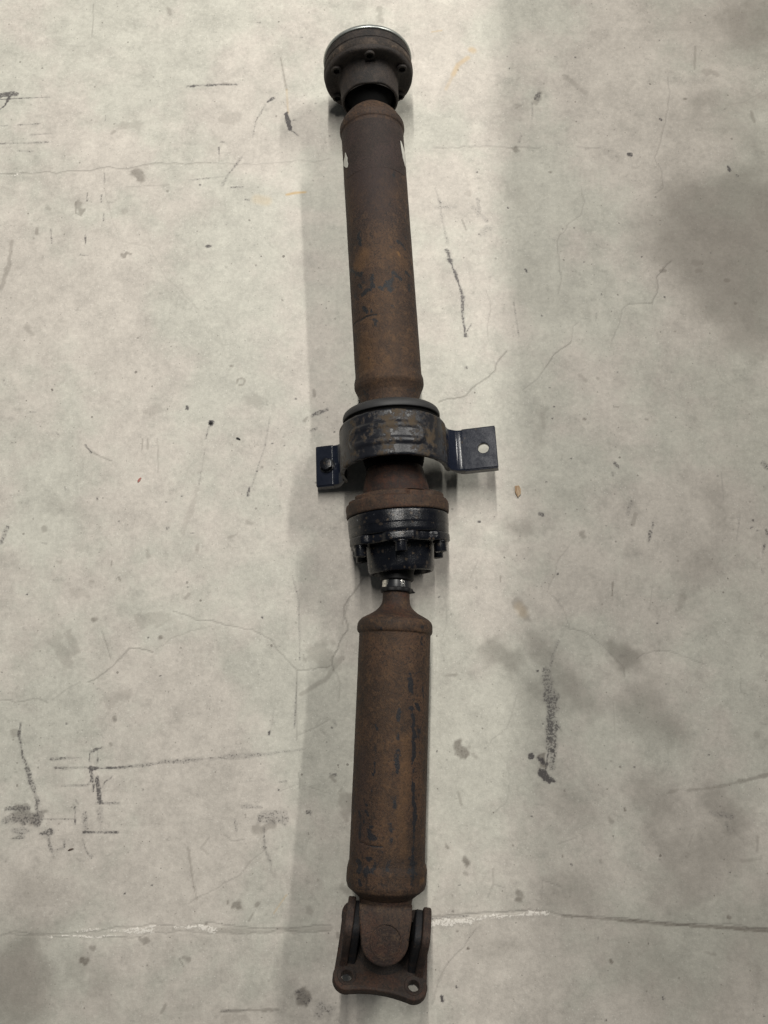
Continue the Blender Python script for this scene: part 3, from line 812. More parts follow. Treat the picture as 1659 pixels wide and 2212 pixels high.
c 0.9 .85 -25.4 99.8 -30.9 90.5 -37.3 81.3 -41.9 75.8 -47.3 66.6 -48.1 55.6 -44.8 47.4 -42.9 38.3 -48.8 31.1 -52.4 23.9 -55.5 14 -61.3 4.1 -61.2 -3 -60.2 -10.1
c 0.6 .6 -60.2 -10.1 -54.7 -15.5 -51.9 -24.3 -52.6 -36.6 -53.4 -45.4
c 0.5 .4 -51 -24.3 -55.4 -29.6 -54.4 -36.6
c 0.5 .4 -43.7 24.8 -45.5 15.8
c 0.5 .5 -36.3 11.3 -29.5 7.7
s 7.9 .42 -39.9 -150.8 -39.4 -163.3
s 6.2 .5 -60.5 -129.8 -57.8 -134
d 3.5 .5 -61.4 -127.2 -56.9 -128.1
d 2.7 .5 -57.7 -69 -56.7 -72.5
d 2.3 .6 -61.2 -74.6 -60.3 -75.1
s 2.3 .5 84.7 -100 83.2 -105.1
d 1.2 .8 61.4 -100.9 61.8 -101.6
s 1.7 .6 70.2 -205.4 72.7 -207.8
d 1.3 .6 55.6 -40.2 55.7 -40.7
s 4.3 .5 -52 -296.6 -51.1 -300.5
c 0.6 .5 66.7 -337 59.9 -347.1 54.7 -360.1 52.9 -367.7
s 1.7 .4 -75.1 -240.9 -74.2 -241.3
b 10.3 .5 -44.8 -250.5 -37.9 -253.7
d 1.8 .8 -62.3 284.8 -61.5 284.8
d 3.1 .5 -92 285.6 -85.9 288.8
b 161.0 .36 439.5 601.6 514.4 615.3
b 121.6 .5 408.6 520.9 502.9 494.5
b 78.0 .45 451.7 455.4 496.8 429.6
b 129.9 .3 422.6 874.2 538.9 874.2
b 172.9 .2 429.6 335.3 434.9 127.9
b 153.4 .25 241.9 -312.5 392.1 -359.2
b 104.5 .25 354 -191.4 428.7 -288.8
b 61.1 .35 -404.7 -326.6 -409.3 -387.7
b 101.2 .2 -369.7 -377.6 -116 -387.7
s 27.5 .32 -76.9 11.3 -71.3 3.1
s 5.5 .35 -96.8 -37.1 -70.9 -21.1 -49.3 5.8
c 1.6 .4 -104 -10.3 -102.3 -89.6
c 1.7 .4 -41.6 77.2 -48.6 49.5 -49.7 44
s 11.7 .35 -48.7 -151.2 -44.8 -171.4
b 33.0 .3 127 11.3 143.4 5.8
s 7.8 .3 -6.2 904.5 -4.9 885.5
c 1.3 .4 37.8 848 39 836.8 40.9 829.4"""
def build_floor():
    st = .0015
    xi = np.arange(-.60, .6001, st); yi = np.arange(-.47, 1.0001, st)
    x = np.concatenate([[-6, -3, -1.5, -.9], xi, [.9, 1.5, 3, 6]]); y = np.concatenate([[-6, -3, -1.5, -.8], yi, [1.3, 1.8, 3, 6]])
    nx, ny = len(xi), len(yi)
    A = np.zeros((ny, nx, 4), np.float32); B = np.zeros((ny, nx, 4), np.float32)
    rng = np.random.default_rng(5)
    def vnoise(cell):                                           # smooth random field over the detailed part of the floor
        gy, gx = int(len(yi) * st / cell) + 3, int(len(xi) * st / cell) + 3; q = rng.uniform(-1, 1, (gy, gx))
        u = (xi - xi[0]) / cell; v = (yi - yi[0]) / cell; iu = u.astype(int); iv = v.astype(int); fu = u - iu; fv = v - iv
        fu = fu * fu * (3 - 2 * fu); fv = (fv * fv * (3 - 2 * fv))[:, None]
        a = q[iv][:, iu] * (1 - fu) + q[iv][:, iu + 1] * fu; b = q[iv + 1][:, iu] * (1 - fu) + q[iv + 1][:, iu + 1] * fu
        return a * (1 - fv) + b * fv
    VN = .55 * vnoise(.011) + .5 * vnoise(.0052) + .3 * vnoise(.0028)
    ch = {'d': (A, 0), 's': (A, 1), 'w': (A, 2), 'c': (A, 3), 'y': (B, 0), 'b': (B, 1)}
    for line in MARKS.strip().splitlines():
        p = line.split(); k = p[0]; w = float(p[1]) / 1000; s = float(p[2])
        v = np.array([float(q) for q in p[3:]]).reshape(-1, 2) / 1000
        if k == 'c':
            for q in range(3 if w < .0016 and len(v) > 3 or s > .5 else 0):                                  # cracks wander between the points
                mid = (v[1:] + v[:-1]) / 2; seg = v[1:] - v[:-1]; L = np.linalg.norm(seg, axis=1, keepdims=True) + 1e-9
                mid = mid + np.stack([-seg[:, 1], seg[:, 0]], 1) * rng.normal(0, (.022, .05, .06)[q], (len(mid), 1))
                o = np.empty((len(v) + len(mid), 2)); o[0::2] = v; o[1::2] = mid; v = o
        soft = {'b': .9, 'y': .6, 's': .35, 'd': .35, 'w': .4, 'c': .6}[k]
        hw = w / 2 * (1.12 if k == 'd' and w > .0024 else 1); amp = s
        if k == 'c': amp = s * min(1, w / .0016 + .12); hw = max(hw, .00075)
        if k in 'ds' and hw < .0011: hw = .0011
        pad = hw * (1 + soft) + .002
        i0 = np.searchsorted(xi, v[:, 0].min() - pad); i1 = np.searchsorted(xi, v[:, 0].max() + pad)
        j0 = np.searchsorted(yi, v[:, 1].min() - pad); j1 = np.searchsorted(yi, v[:, 1].max() + pad)
        if i1 <= i0 or j1 <= j0: continue
        GX, GY = np.meshgrid(xi[i0:i1], yi[j0:j1])
        if k in 'bs' and w > .006:                              # blotchy outlines
            f = 6.28 / (w * 1.3); ph = rng.uniform(0, 6.28, 4)
            GX = GX + w * .10 * (np.sin(GY * f + ph[0]) + .6 * np.sin(GX * f * 2.3 + GY * f * 1.7 + ph[1]))
            GY = GY + w * .10 * (np.sin(GX * f + ph[2]) + .6 * np.sin(GY * f * 2.1 - GX * f * 1.5 + ph[3]))
        D = np.full(GX.shape, 9.)
        for a, b in zip(v[:-1], v[1:]):
            ab = b - a; t = np.clip(((GX - a[0]) * ab[0] + (GY - a[1]) * ab[1]) / (ab @ ab + 1e-12), 0, 1)
            D = np.minimum(D, np.hypot(GX - a[0] - t * ab[0], GY - a[1] - t * ab[1]))
        if k in 'dsw' and w > .0022: D = D + hw * .75 * VN[j0:j1, i0:i1]
        t = np.clip((hw * (1 + soft) - D) / (hw * 2 * soft), 0, 1); m = amp * t * t * (3 - 2 * t)
        Z, c = ch[k]; sub = Z[j0:j1, i0:i1, c]; sub[:] = np.maximum(sub, m) if k != 'b' else 1 - (1 - sub) * (1 - m)
    fa = np.zeros((len(y), len(x), 4), np.float32); fb = fa.copy()
    fa[4:-4, 4:-4] = A; fb[4:-4, 4:-4] = B
    GX, GY = np.meshgrid(x, y)
    GZ = -.0006 * fa[..., 3] + .0004 * fa[..., 2] + .00015 * np.sin(GX * 61 + 2 * np.sin(GY * 17)) * np.sin(GY * 47 + 1)
    V = np.stack([GX, GY, GZ], -1).astype(np.float32).reshape(-1, 3)
    ny, nx = GX.shape; idx = np.arange(nx * ny, dtype=np.int32).reshape(ny, nx)
    F = np.stack([idx[:-1, :-1], idx[:-1, 1:], idx[1:, 1:], idx[1:, :-1]], -1).reshape(-1)
    me = bpy.data.meshes.new("floor"); me.vertices.add(len(V)); me.vertices.foreach_set('co', V.ravel())
    me.loops.add(len(F)); me.loops.foreach_set('vertex_index', F)
    nf = len(F) // 4; me.polygons.add(nf); me.polygons.foreach_set('loop_start', np.arange(nf, dtype=np.int32) * 4)
    me.polygons.foreach_set('use_smooth', np.ones(nf, bool)); me.update(calc_edges=True)
    for nm, arr in (("marks", fa), ("tones", fb)):
        at = me.attributes.new(nm, 'FLOAT_COLOR', 'POINT'); at.data.foreach_set('color', arr.ravel())
    o = bpy.data.objects.new("floor", me); COL.objects.link(o); me.materials.append(M_FLOOR)
    prop(o, "scuffed pale grey concrete floor with hairline cracks and a chipped joint", kind='structure')
build_floor()

# ---------------------------------------------------------------- unseen blocker added on the right, whose edge cuts off the slanting lamp
def box(bm, x0, x1, y0, y1, z0, z1):
    m = Matrix.Translation(((x0 + x1) / 2, (y0 + y1) / 2, (z0 + z1) / 2)) @ Matrix.Diagonal((x1 - x0, y1 - y0, z1 - z0, 1))
    bmesh.ops.create_cube(bm, size=1, matrix=m)
bm = bmesh.new(); box(bm, .755, 1.5, .36, 2.9, .81, .85); me = bpy.data.meshes.new("blocker_slab"); bm.to_mesh(me); bm.free()
blocker = empty("lamp_blocker", T(1.1, 1.6, 0)); prop(blocker, kind='structure')
mesh_obj("blocker_slab", me, plain("blocker_board", (.22, .16, .10), .6), blocker, Matrix(), 0)
for lx in (.86, 1.44):
    for ly in (.36 + .08, 2.82):
        bm = bmesh.new(); box(bm, lx - .025, lx + .025, ly - .025, ly + .025, 0, .81); me = bpy.data.meshes.new("blocker_leg"); bm.to_mesh(me); bm.free()
        mesh_obj("blocker_leg", me, M_BOLT, blocker, Matrix(), 0)

# ---------------------------------------------------------------- propeller shaft
PIV = Vector((.01671, .15165, .058)); DU = Vector((.061783, -.99809, 0)); QL = Vector(((0.00068, -0.26864, 0.07900)))
DL = (QL - PIV).normalized(); LL = (QL - PIV).length
root = empty("propeller_shaft", T(PIV.x, PIV.y, 0))
prop(root, "long rusty two-piece propeller shaft lying on the concrete floor", "drive shaft")
def FU(s): return frame(PIV, DU, s / 1000)
def FL(s): return frame(PIV, DL, s / 1000)
def partU(name, prof, mat, s0, parent=None, **k):
    return mesh_obj(name, lathe(name, prof, s0=s0 / 1000, **k), mat, parent or root, FU(s0))
def partL(name, prof, mat, s0, parent=None, **k):
    return mesh_obj(name, lathe(name, prof, s0=s0 / 1000, **k), mat, parent or root, FL(s0))

STROKES_F = """d 3.4 .6 -439.8 35.1 -427.0 33.6
d 3.4 .5 -376.9 -35.4 -375.0 -48.7
d 6.0 .75 -354.3 -41.3 -342.6 -39.0
d 7.7 .35 -361.6 -38.7 -351.5 -54.1
d 5.2 .4 -375.1 51.0 -373.4 55.4
d 5.2 .5 -363.4 56.1 -349.4 53.6
d 4.3 .6 -339.8 30.2 -339.4 38.3 -336.0 45.2
d 3.4 .5 -332.2 16.4 -331.6 20.5
d 6.9 .6 -318.3 -74.1 -302.5 -41.5
d 3.9 .9 -295.6 -18.9 -288.6 -18.2
d 6.0 .55 -298.7 -42.0 -290.4 -28.1
d 3.9 .8 -291.2 -46.7 -285.8 -41.6
d 5.2 .8 -282.9 -18.7 -279.6 -27.6 -276.4 -39.1
d 4.7 .7 -299.0 20.1 -294.5 23.9 -293.0 34.4
d 3.9 .8 -301.6 43.3 -301.9 52.5
d 5.6 .85 -280.9 3.6 -287.8 13.5
d 5.2 .8 -285.9 13.3 -277.0 9.8
d 3.4 .85 -280.4 -5.5 -276.3 -2.0
d 7.7 .6 -282.4 -56.8 -277.2 -52.7
d 5.2 .7 -289.1 52.6 -282.9 51.6
d 6.0 .85 -259.9 -39.2 -253.7 -33.2
d 3.4 .7 -252.0 -24.4 -249.8 -23.2
d 10.3 .3 -301.3 -54.0 -283.5 -43.7
o 3.1 1.1 -326.0 31.0 -323.3 32.8
o 16.3 .40 -325.9 -32.3 -315.1 -43.8
o 17.2 .22 -324.9 9.0 -313.2 36.8
o 22.3 .12 -264.3 -23.2 -266.7 16.9
d 4.7 .6 -240.2 -19.9 -235.1 -17.6
d 4.3 .35 -236.5 -51.6 -230.9 -52.4
d 4.3 .35 -229.7 16.0 -226.7 5.2
d 5.2 .3 -213.3 -8.9 -207.5 -6.9
d 4.3 .4 -198.4 -35.7 -195.4 -34.5
d 2.6 .5 -256.3 11.9 -254.5 14.4
g 1.1 1.2 -247.3 -74.9 -247.1 -59.8 -246.7 -48.1 -247.0 -37.2 -247.1 -27.8 -247.0 -20.6 -246.8 -13.8
o 25.8 .30 -212.8 -40.9 -189.0 -40.1
o 10.3 .3 -190.4 -3.3 -182.6 3.7
d 9.5 .45 -163.5 -60.2 -155.1 -47.7
d 5.2 .5 -154.6 36.9 -158.8 52.7
d 3.4 .4 -152.6 -15.8 -150.4 -12.1
p 60.2 .95 -469.8 -5.0 -431.4 -5.6
p 43.0 .6 -407.3 -17.3 -391.0 1.6
o 43.0 .10 -325.3 -4.2 -238.1 -5.4
o 48.1 .16 -254.7 -3.9 -174.7 -4.7
o 5.2 .25 -216.3 12.0 -212.6 11.7"""
STROKES_R = """d 2.1 .85 124.8 48.2 130.8 44.0 134.5 50.7
d 1.5 .7 124.8 61.8 127.2 63.5
d 1.7 .6 127.2 35.0 128.0 35.7
d 1.4 .6 143.9 41.3 147.1 41.2
d 2.2 .65 156.8 40.4 155.1 43.6
d 1.9 .6 164.1 36.1 162.3 43.2
d 2.6 .85 164.9 25.2 166.4 26.6
d 3.6 1 170.0 26.5 177.9 27.2 183.7 28.6
d 1.4 .7 176.4 51.4 183.5 52.9
d 1.9 .55 186.2 38.8 186.9 40.4
d 7.7 .33 174.3 41.4 191.3 58.0
d 1.9 .5 174.3 41.4 178.3 40.0
d 5.2 .42 114.2 -39.5 119.3 -21.0
d 4.3 .4 114.6 27.9 115.9 46.7
d 5.2 .3 131.4 -28.1 137.8 -19.9
d 3.4 .95 176.4 26.9 181.8 28.8
d 2.2 .65 177.2 51.5 189.1 53.7
d 1.9 .55 185.9 38.8 186.6 40.4
d 4.3 .75 196.8 41.0 202.6 45.5
d 4.3 1.1 200.5 30.1 208.2 32.9 214.4 33.6 223.6 36.0 229.8 35.9
d 4.3 .7 222.0 44.1 229.7 44.5
d 4.1 1.05 234.3 34.7 242.7 35.5 251.0 35.2
d 1.9 .8 251.8 34.9 255.6 33.6
d 2.2 .6 260.1 39.0 265.3 35.6 272.8 35.7
d 3.4 1.05 275.8 36.9 284.0 37.8 294.4 37.9
d 4.8 1.05 296.6 39.5 303.3 41.4 310.6 41.1
d 3.3 1.05 310.6 40.3 326.6 41.2
d 3.1 .65 328.1 40.8 335.2 40.2 343.1 39.9
d 2.1 .5 243.9 46.2 244.8 55.0
d 7.7 .32 200.3 44.5 246.7 51.0
d 6.9 .3 317.7 49.9 339.6 51.4
d 3.6 .9 202.5 10.1 212.6 8.9
d 2.6 .45 225.5 8.9 231.6 8.7
d 4.3 .9 243.7 9.8 251.2 9.4 263.9 9.4
d 1.7 .4 267.6 9.3 283.8 9.6
d 4.0 .72 286.8 8.9 297.1 6.8
d 2.6 .4 302.9 4.3 305.8 3.3
d 4.0 .6 313.1 3.1 320.3 3.0
d 4.3 .4 327.4 3.3 334.5 3.7
d 2.8 .75 218.1 -25.1 221.9 -23.3
d 1.4 .6 237.1 -23.6 252.2 -23.1
d 1.9 .75 252.3 -24.7 268.7 -24.5
d 2.9 .85 267.7 -25.6 268.4 -24.3
d 1.9 .8 279.3 -27.1 284.1 -27.0
d 1.9 .9 297.2 -36.6 297.5 -35.4
d 2.4 .9 303.1 -36.7 307.2 -32.6
d 3.4 .75 304.7 -51.7 310.2 -47.5 319.6 -45.7 329.3 -48.2
d 3.8 .95 316.1 -30.2 318.1 -28.3
d 4.1 .95 320.4 -29.7 327.4 -26.6
d 3.3 .7 325.0 -23.7 327.7 -19.9
d 2.1 .6 313.2 -40.0 319.6 -45.7
d 13.8 .32 308.4 -43.5 332.5 -27.5
g 0.7 .6 333.6 -47.7 335.5 -29.9 335.9 -7.3
d 4.3 .5 340.1 -12.7 339.8 -7.1
d 0.7 .5 218.3 -54.1 233.8 -54.4
d 5.2 .3 254.5 -38.9 286.1 -42.3
o 25.8 .12 185.8 -2.9 334.5 7.0
o 25.8 .10 131.2 -5.8 194.3 -2.5
p 13.8 .5 248.9 -49.3 337.7 -45.6
o 10.3 .30 231.4 20.6 291.1 22.3
o 9.5 .25 298.4 16.7 341.7 23.7
o 7.7 .2 247.2 -8.9 276.9 -7.2
d 5.2 .95 352.8 -47.7 358.0 -43.1 360.4 -35.5 359.2 -22.2 353.8 -20.1
d 3.6 .8 346.9 -31.2 348.6 -26.6
d 4.7 .6 349.3 0.5 355.6 0.2
d 6.5 .9 345.7 39.1 360.7 39.2
d 2.1 .6 346.4 48.8 350.7 49.1
d 3.4 .6 358.8 30.7 359.6 32.8
d 2.6 .6 339.7 -7.8 340.0 -6.7
d 3.4 .8 368.2 -39.2 372.5 -39.5
d 4.3 .7 366.2 37.3 370.5 38.3
o 4.3 .5 369.2 56.3 368.6 63.6"""
def tube(name, prof, s0, mat, fr, strokes, length_step=.0014, seg=200):
    """painted tube: prof in mm; left-over paint is laid down as strokes (s mm, angle deg) on its skin"""
    pr = roundprof([(s / 1000 - s0 / 1000, r / 1000) for s, r in prof], .0012); pr = densify(pr, length_step)
    S = np.array([p[0] for p in pr]); Q = np.array([p[1] for p in pr]); ph = np.linspace(-math.pi, math.pi, seg, endpoint=False)
    SS, PH = np.meshgrid(S, ph, indexing='ij'); RR = np.repeat(Q[:, None], seg, 1)
    nz = np.array([[mnoise.noise(Vector((S[i] * 60 + s0, math.cos(a) * 2.2, math.sin(a) * 2.2))) for a in ph] for i in range(len(S))])
    bead = np.clip((RR - .0400) / .001, 0, 1)
    RR = RR + nz * (.00012 + .0007 * bead)
    n2 = np.array([[mnoise.noise(Vector((S[i] * 210 + s0, a * 8.5, 7))) + .6 * mnoise.noise(Vector((S[i] * 520, a * 20, s0))) for a in ph] for i in range(len(S))])
    C = np.zeros((len(S), seg, 4), np.float32)
    arc = PH * .0395
    for line in strokes.strip().splitlines():
        p = line.split(); w = float(p[1]) / 1000; s = float(p[2]); v = np.array([float(q) for q in p[3:]]).reshape(-1, 2)
        v = np.stack([v[:, 0] / 1000 - s0 / 1000, np.radians(v[:, 1]) * .0395], 1)
        if len(v) == 1: v = np.repeat(v, 2, 0)
        D = np.full(SS.shape, 9.)
        for a, b in zip(v[:-1], v[1:]):
            ab = b - a; t = np.clip(((SS - a[0]) * ab[0] + (arc - a[1]) * ab[1]) / (ab @ ab + 1e-12), 0, 1)
            D = np.minimum(D, np.hypot(SS - a[0] - t * ab[0], arc - a[1] - t * ab[1]))
        hw = max(w / 2, .0006)
        if p[0] == 'd': D = D + hw * 1.5 * n2
        t = np.clip((hw * 2 - D) / (hw * 1.7), 0, 1); m = s * t * t * (3 - 2 * t)
        c = {'d': 0, 'g': 0, 'o': 1, 'p': 2}[p[0]]; C[..., c] = np.maximum(C[..., c], m)
        if p[0] == 'g': RR = RR - .0007 * (D < .0009)
    P = np.stack([SS, RR * np.sin(PH), RR * np.cos(PH)], -1)
    me = grid_mesh(name, P, True, True, True)
    at = me.attributes.new("paint", 'FLOAT_COLOR', 'POINT'); at.data.foreach_set('color', C.ravel())
    return mesh_obj(name, me, mat, root, fr(s0))

# --- far constant-velocity joint
def cvmod(S, PH, RR):
    # scalloped front shoulder: bolt bosses stand proud between hollows
    k = np.clip((S + .592) / .004, 0, 1) * (RR > .034)
    return S - .0016 * k * (.5 - .5 * np.cos(6 * PH)), RR
hous = partU("joint_housing", [(-617.5, 40), (-617.5, 55.2), (-614, 56.6), (-606, 56.8), (-605.4, 55.9), (-603, 55.9), (-602, 56.9), (-597, 57.0), (-590, 56.9), (-587.6, 55.6), (-586.8, 52.5), (-587.4, 40), (-585.6, 38.5), (-572, 37.2), (-558, 36.6), (-556.6, 35.4), (-557, 33.4), (-566, 32), (-578, 31), (-580, 8)], M_CV, -590, rad=.0018, step=.0015, seg=144, wob=.00018, mod=cvmod)
prop(hous, "dark round joint housing with scorched rusty rim")
partU("retaining_rim", [(-622.6, 30), (-622.6, 54), (-621.6, 56.6), (-618.5, 57.6), (-616.8, 57.3), (-616.4, 50)], M_RIM, -619, parent=hous, rad=.0008)
partU("rim_band", [(-602.6, 56), (-602.4, 57.7), (-596.5, 57.9), (-593.5, 56.9), (-593, 56)], M_BAND, -598, parent=hous, rad=.0006, wob=.00015, cap=False)
def cap_bolt(name, mat, r, h, sock, depth):
    """socket head: cylinder along +x with a recessed hexagon"""
    pr = [(0, 0), (0, r), (h - .6, r), (h, r - .6), (h, sock)]
    n = 24; rings = []
    def ring(x, rr): rings.append([(x / 1000, rr / 1000 * math.sin(a), rr / 1000 * math.cos(a)) for a in np.linspace(0, 2 * math.pi, n, endpoint=False)])
    def hexr(x, rr):
        L = []
        for a in np.linspace(0, 2 * math.pi, n, endpoint=False):
            q = (a % (math.pi / 3)) - math.pi / 6; k = rr * math.cos(math.pi / 6) / math.cos(q); L.append((x / 1000, k / 1000 * math.sin(a), k / 1000 * math.cos(a)))
        rings.append(L)
    ring(0, r); ring(h - .7, r); ring(h - .2, r - .25); ring(h, r - .8); hexr(h, sock); hexr(h - .01, sock - .02); hexr(h - depth, sock * .97)
    return grid_mesh(name, np.array(rings), True, True, True)
def hex_bolt(name, r, h, washer=0, wh=1.4):
    n = 24; rings = []
    def hexr(x, rr, k2=1.):
        L = []
        for a in np.linspace(0, 2 * math.pi, n, endpoint=False):
            q = (a % (math.pi / 3)) - math.pi / 6; k = min(rr * math.cos(math.pi / 6) / math.cos(q), rr * k2); L.append((x / 1000, k / 1000 * math.sin(a), k / 1000 * math.cos(a)))
        rings.append(L)
    def ring(x, rr): rings.append([(x / 1000, rr / 1000 * math.sin(a), rr / 1000 * math.cos(a)) for a in np.linspace(0, 2 * math.pi, n, endpoint=False)])
    x0 = 0
    if washer: ring(0, washer); ring(wh * .6, washer); ring(wh, washer - .6); x0 = wh
    hexr(x0, r); hexr(x0 + h - 1, r); hexr(x0 + h - .3, r, .93); ring(x0 + h, r * .78)
    return grid_mesh(name, np.array(rings), True, True, True)
sock_me = cap_bolt("socket_bolt", M_BOLT, 6.4, 4.6, 4.3, 5.)
first = None
for k in range(6):
    a = 60 * k + 2
    mw = FU(-588.6) @ RX(-a) @ T(0, 0, .0478)
    if first is None: first = mesh_obj("socket_bolt", sock_me, M_CV, hous, mw, 40)
    else: copy_of(first, hous, mw)
    mr = mw @ T(.0030, 0, 0)
    if k == 0: rec = mesh_obj("socket_shade_disc", lathe("socket_shade_disc", [(0, 0), (0, 3.7), (.3, 3.7), (.3, 0)], 24, rad=.0001), M_BLACKHOLE, hous, mr, 40)  # black disc set in each socket to stand for its shade
    else: copy_of(rec, hous, mr)
partU("rubber_boot", [(-578, 10), (-577, 31.2), (-567, 31.6), (-561, 29), (-556, 23.5), (-548, 21.5), (-543.5, 21), (-543.5, 17)], M_BLACKHOLE, -566, rad=.002)
# --- front tube
partU("tube_shoulder", [(-572, 8), (-572, 16.5), (-556, 17), (-548, 18), (-543, 22.5), (-535, 31.5), (-526, 37.5), (-519, 39.8), (-515, 40), (-515, 20)], M_FT, -540, rad=.004, step=.002, wob=.0003, seg=120)
tube("front_tube", [(-522.5, 38), (-522, 39.6), (-519.5, 41.2), (-514, 41.4), (-510.5, 40.8), (-509, 39.5), (-400, 39.5), (-260, 39.6), (-183, 39.6), (-181, 40.2), (-177, 41.3), (-170, 41.5), (-167, 40.4), (-163, 38.2), (-158, 36), (-150, 34.5), (-138, 34), (-138, 15)], -350, M_FT, FU, STROKES_F)
def shell(name, fn, s_a, s_b, ph_of_s, r, mat, s0, ns=30, nph=24, th=.0004):
    """thin sheet lying on the tube between two edge curves"""
    S = np.linspace(s_a, s_b, ns) / 1000
    top = []; bot = []
    for s in S:
        a0, a1 = ph_of_s(s * 1000)
        ph = np.radians(np.linspace(a0, a1, nph))
        top.append([(s - s0 / 1000, (r / 1000 + th) * math.sin(p), (r / 1000 + th) * math.cos(p)) for p in ph] )
        bot.append([(s - s0 / 1000, (r / 1000 - .0004) * math.sin(p), (r / 1000 - .0004) * math.cos(p)) for p in ph][::-1])
    P = np.concatenate([np.array(top), np.array(bot)], 1)
    return mesh_obj(name, grid_mesh(name, P, True, True, True), mat, root, FU(s0))
def lerp(x, xs, ys): return float(np.interp(x, xs, ys))
la = shell("dark_label", None, -505, -437, lambda s: (-lerp(s, [-505, -470, -455, -445, -441, -437], [72, 66, 57, 60, 68, 60]), lerp(s, [-505, -478, -465, -450, -441, -437], [70, 66, 62, 66, 70, 60])), 39.55, M_LABEL, -470, th=.00016)
prop(la, "dark purple label wrapped over the tube")
shell("torn_label", None, -474.5, -452, lambda s: (-lerp(s, [-474.5, -470, -467, -462, -459, -455, -452], [64, 66, 73, 76, 71, 66, 60]), -lerp(s, [-474.5, -469, -465, -460, -456, -452], [63, 60, 57, 58, 56, 58])), 39.62, M_WHITE, -465, th=.0005)
shell("torn_label", None, -484.5, -455, lambda s: (lerp(s, [-484.5, -472, -462, -455], [58, 60, 64, 72]), lerp(s, [-484.5, -472, -462, -455], [60, 80, 82, 76])), 39.62, M_WHITE, -465, th=.0005)

# --- centre bearing with its bracket
partU("dust_ring", [(-141, 30), (-141.5, 44), (-140.5, 52), (-137.5, 56), (-133, 57.6), (-129.6, 57.4), (-129, 56.2), (-129, 44)], M_RING, -135, rad=.003, step=.002, wob=.0003)
partU("bearing_can", [(-131, 25), (-131, 54.2), (-125.2, 54.2), (-125, 58.2), (-122, 59.4), (-96, 59.0), (-94, 57), (-96, 50), (-98, 40), (-72, 33.5), (-69, 31), (-68, 24), (-68, 20)], M_BLACKHOLE, -110, rad=.0015)  # black nose: grease plus the shade under the strap, put in as colour
partU("bearing_stub", [(-150, 20), (-150, 30), (-80, 30), (-68, 32.8), (-58, 35.4), (-48, 37.8), (-37, 39.5), (-33, 39.5), (-33, 20)], M_RED, -60, rad=.004, step=.002, wob=.0004)

FB = FU(-91.5) @ RX(12) @ RY(-6)
brk = empty("bearing_bracket", FB); brk.parent = root; brk.matrix_parent_inverse = Matrix(); brk.matrix_basis = WM[root.name].inverted() @ FB
HF = -.020
def fillet(pts, radii, n=6):
    out = [pts[0]]
    for i in range(1, len(pts) - 1):
        p = np.array(pts[i]); a = np.array(pts[i - 1]); b = np.array(pts[i + 1]); la, lb = np.linalg.norm(a - p), np.linalg.norm(b - p)
        r = min(radii[i], la * .49, lb * .49); A = p + (a - p) / la * r; B = p + (b - p) / lb * r
        for t in np.linspace(0, 1, n): q = (1 - t) ** 2 * A + 2 * t * (1 - t) * p + t * t * B; out.append((q[0], q[1]))
    out.append(pts[-1]); return out
def strap_path():
    arch = [( .0618 * math.cos(R(a)), .0618 * math.sin(R(a))) for a in range(186, -7, -3)]
    arch = [(-x if False else x, z) for x, z in arch]
    left = [(-.0635, -.016), (-.0625, -.010)]; right = [(.0625, -.010), (.0635, -.016)]
    return left + arch + right
def strap_mesh():
    path = strap_path()
    path = [(-x, z) for x, z in path][::-1]
    # resample
    P = np.array(path); P = P if P[0, 0] < 0 else P[::-1]
    d = np.r_[0, np.cumsum(np.linalg.norm(np.diff(P, axis=0), axis=1))]; t = np.linspace(0, d[-1], 150)
    P = np.stack([np.interp(t, d, P[:, 0]), np.interp(t, d, P[:, 1])], 1)
    tg = np.gradient(P, axis=0); tg /= np.linalg.norm(tg, axis=1, keepdims=True); nrm = np.stack([-tg[:, 1], tg[:, 0]], 1)
    if nrm[75, 1] < 0: nrm = -nrm
    xs = np.linspace(-.0266, .0266, 60)
    ang = np.degrees(np.arctan2(P[:, 0], P[:, 1]))
    top = np.zeros((150, 60, 3)); bot = top.copy()
    for i in range(150):
        for j, x in enumerate(xs):
            # pressed oval rib across the top of the strap
            y = (ang[i] - 3) * .0618 * math.pi / 180; hy, hx = .0465, .0125
            qx = abs(x - .001); qy = max(0, abs(y) - (hy - hx)); dd = math.hypot(qx, qy)
            f = min(1, max(0, (hx + .0025 - dd) / .005)); f = f * f * (3 - 2 * f)
            dip = min(1, max(0, (hx - .0045 - dd) / .004)); dip = dip * dip * (3 - 2 * dip)
            e = .0020 * f - .0010 * dip
            edge = min(1, (.0266 - abs(x)) / .002); e -= .0008 * (1 - edge) ** 2
            nz = .0003 * mnoise.noise(Vector((x * 80, P[i, 0] * 80, P[i, 1] * 80)))
            jag = .0006 * mnoise.noise(Vector((ang[i] * .15, 3, x * 10))) * (abs(x) / .0266) ** 4
            q = P[i] + nrm[i] * (.0012 + e + nz); r = P[i] + nrm[i] * (-.0026 + e)
            top[i, j] = (x + jag, q[0], q[1]); bot[i, j] = (x + jag, r[0], r[1])
    Q = np.concatenate([top, bot[:, ::-1]], 1)
    return grid_mesh("strap", Q, True, True, True)
mesh_obj("strap", strap_mesh(), M_STRAP, brk, FB, 50)
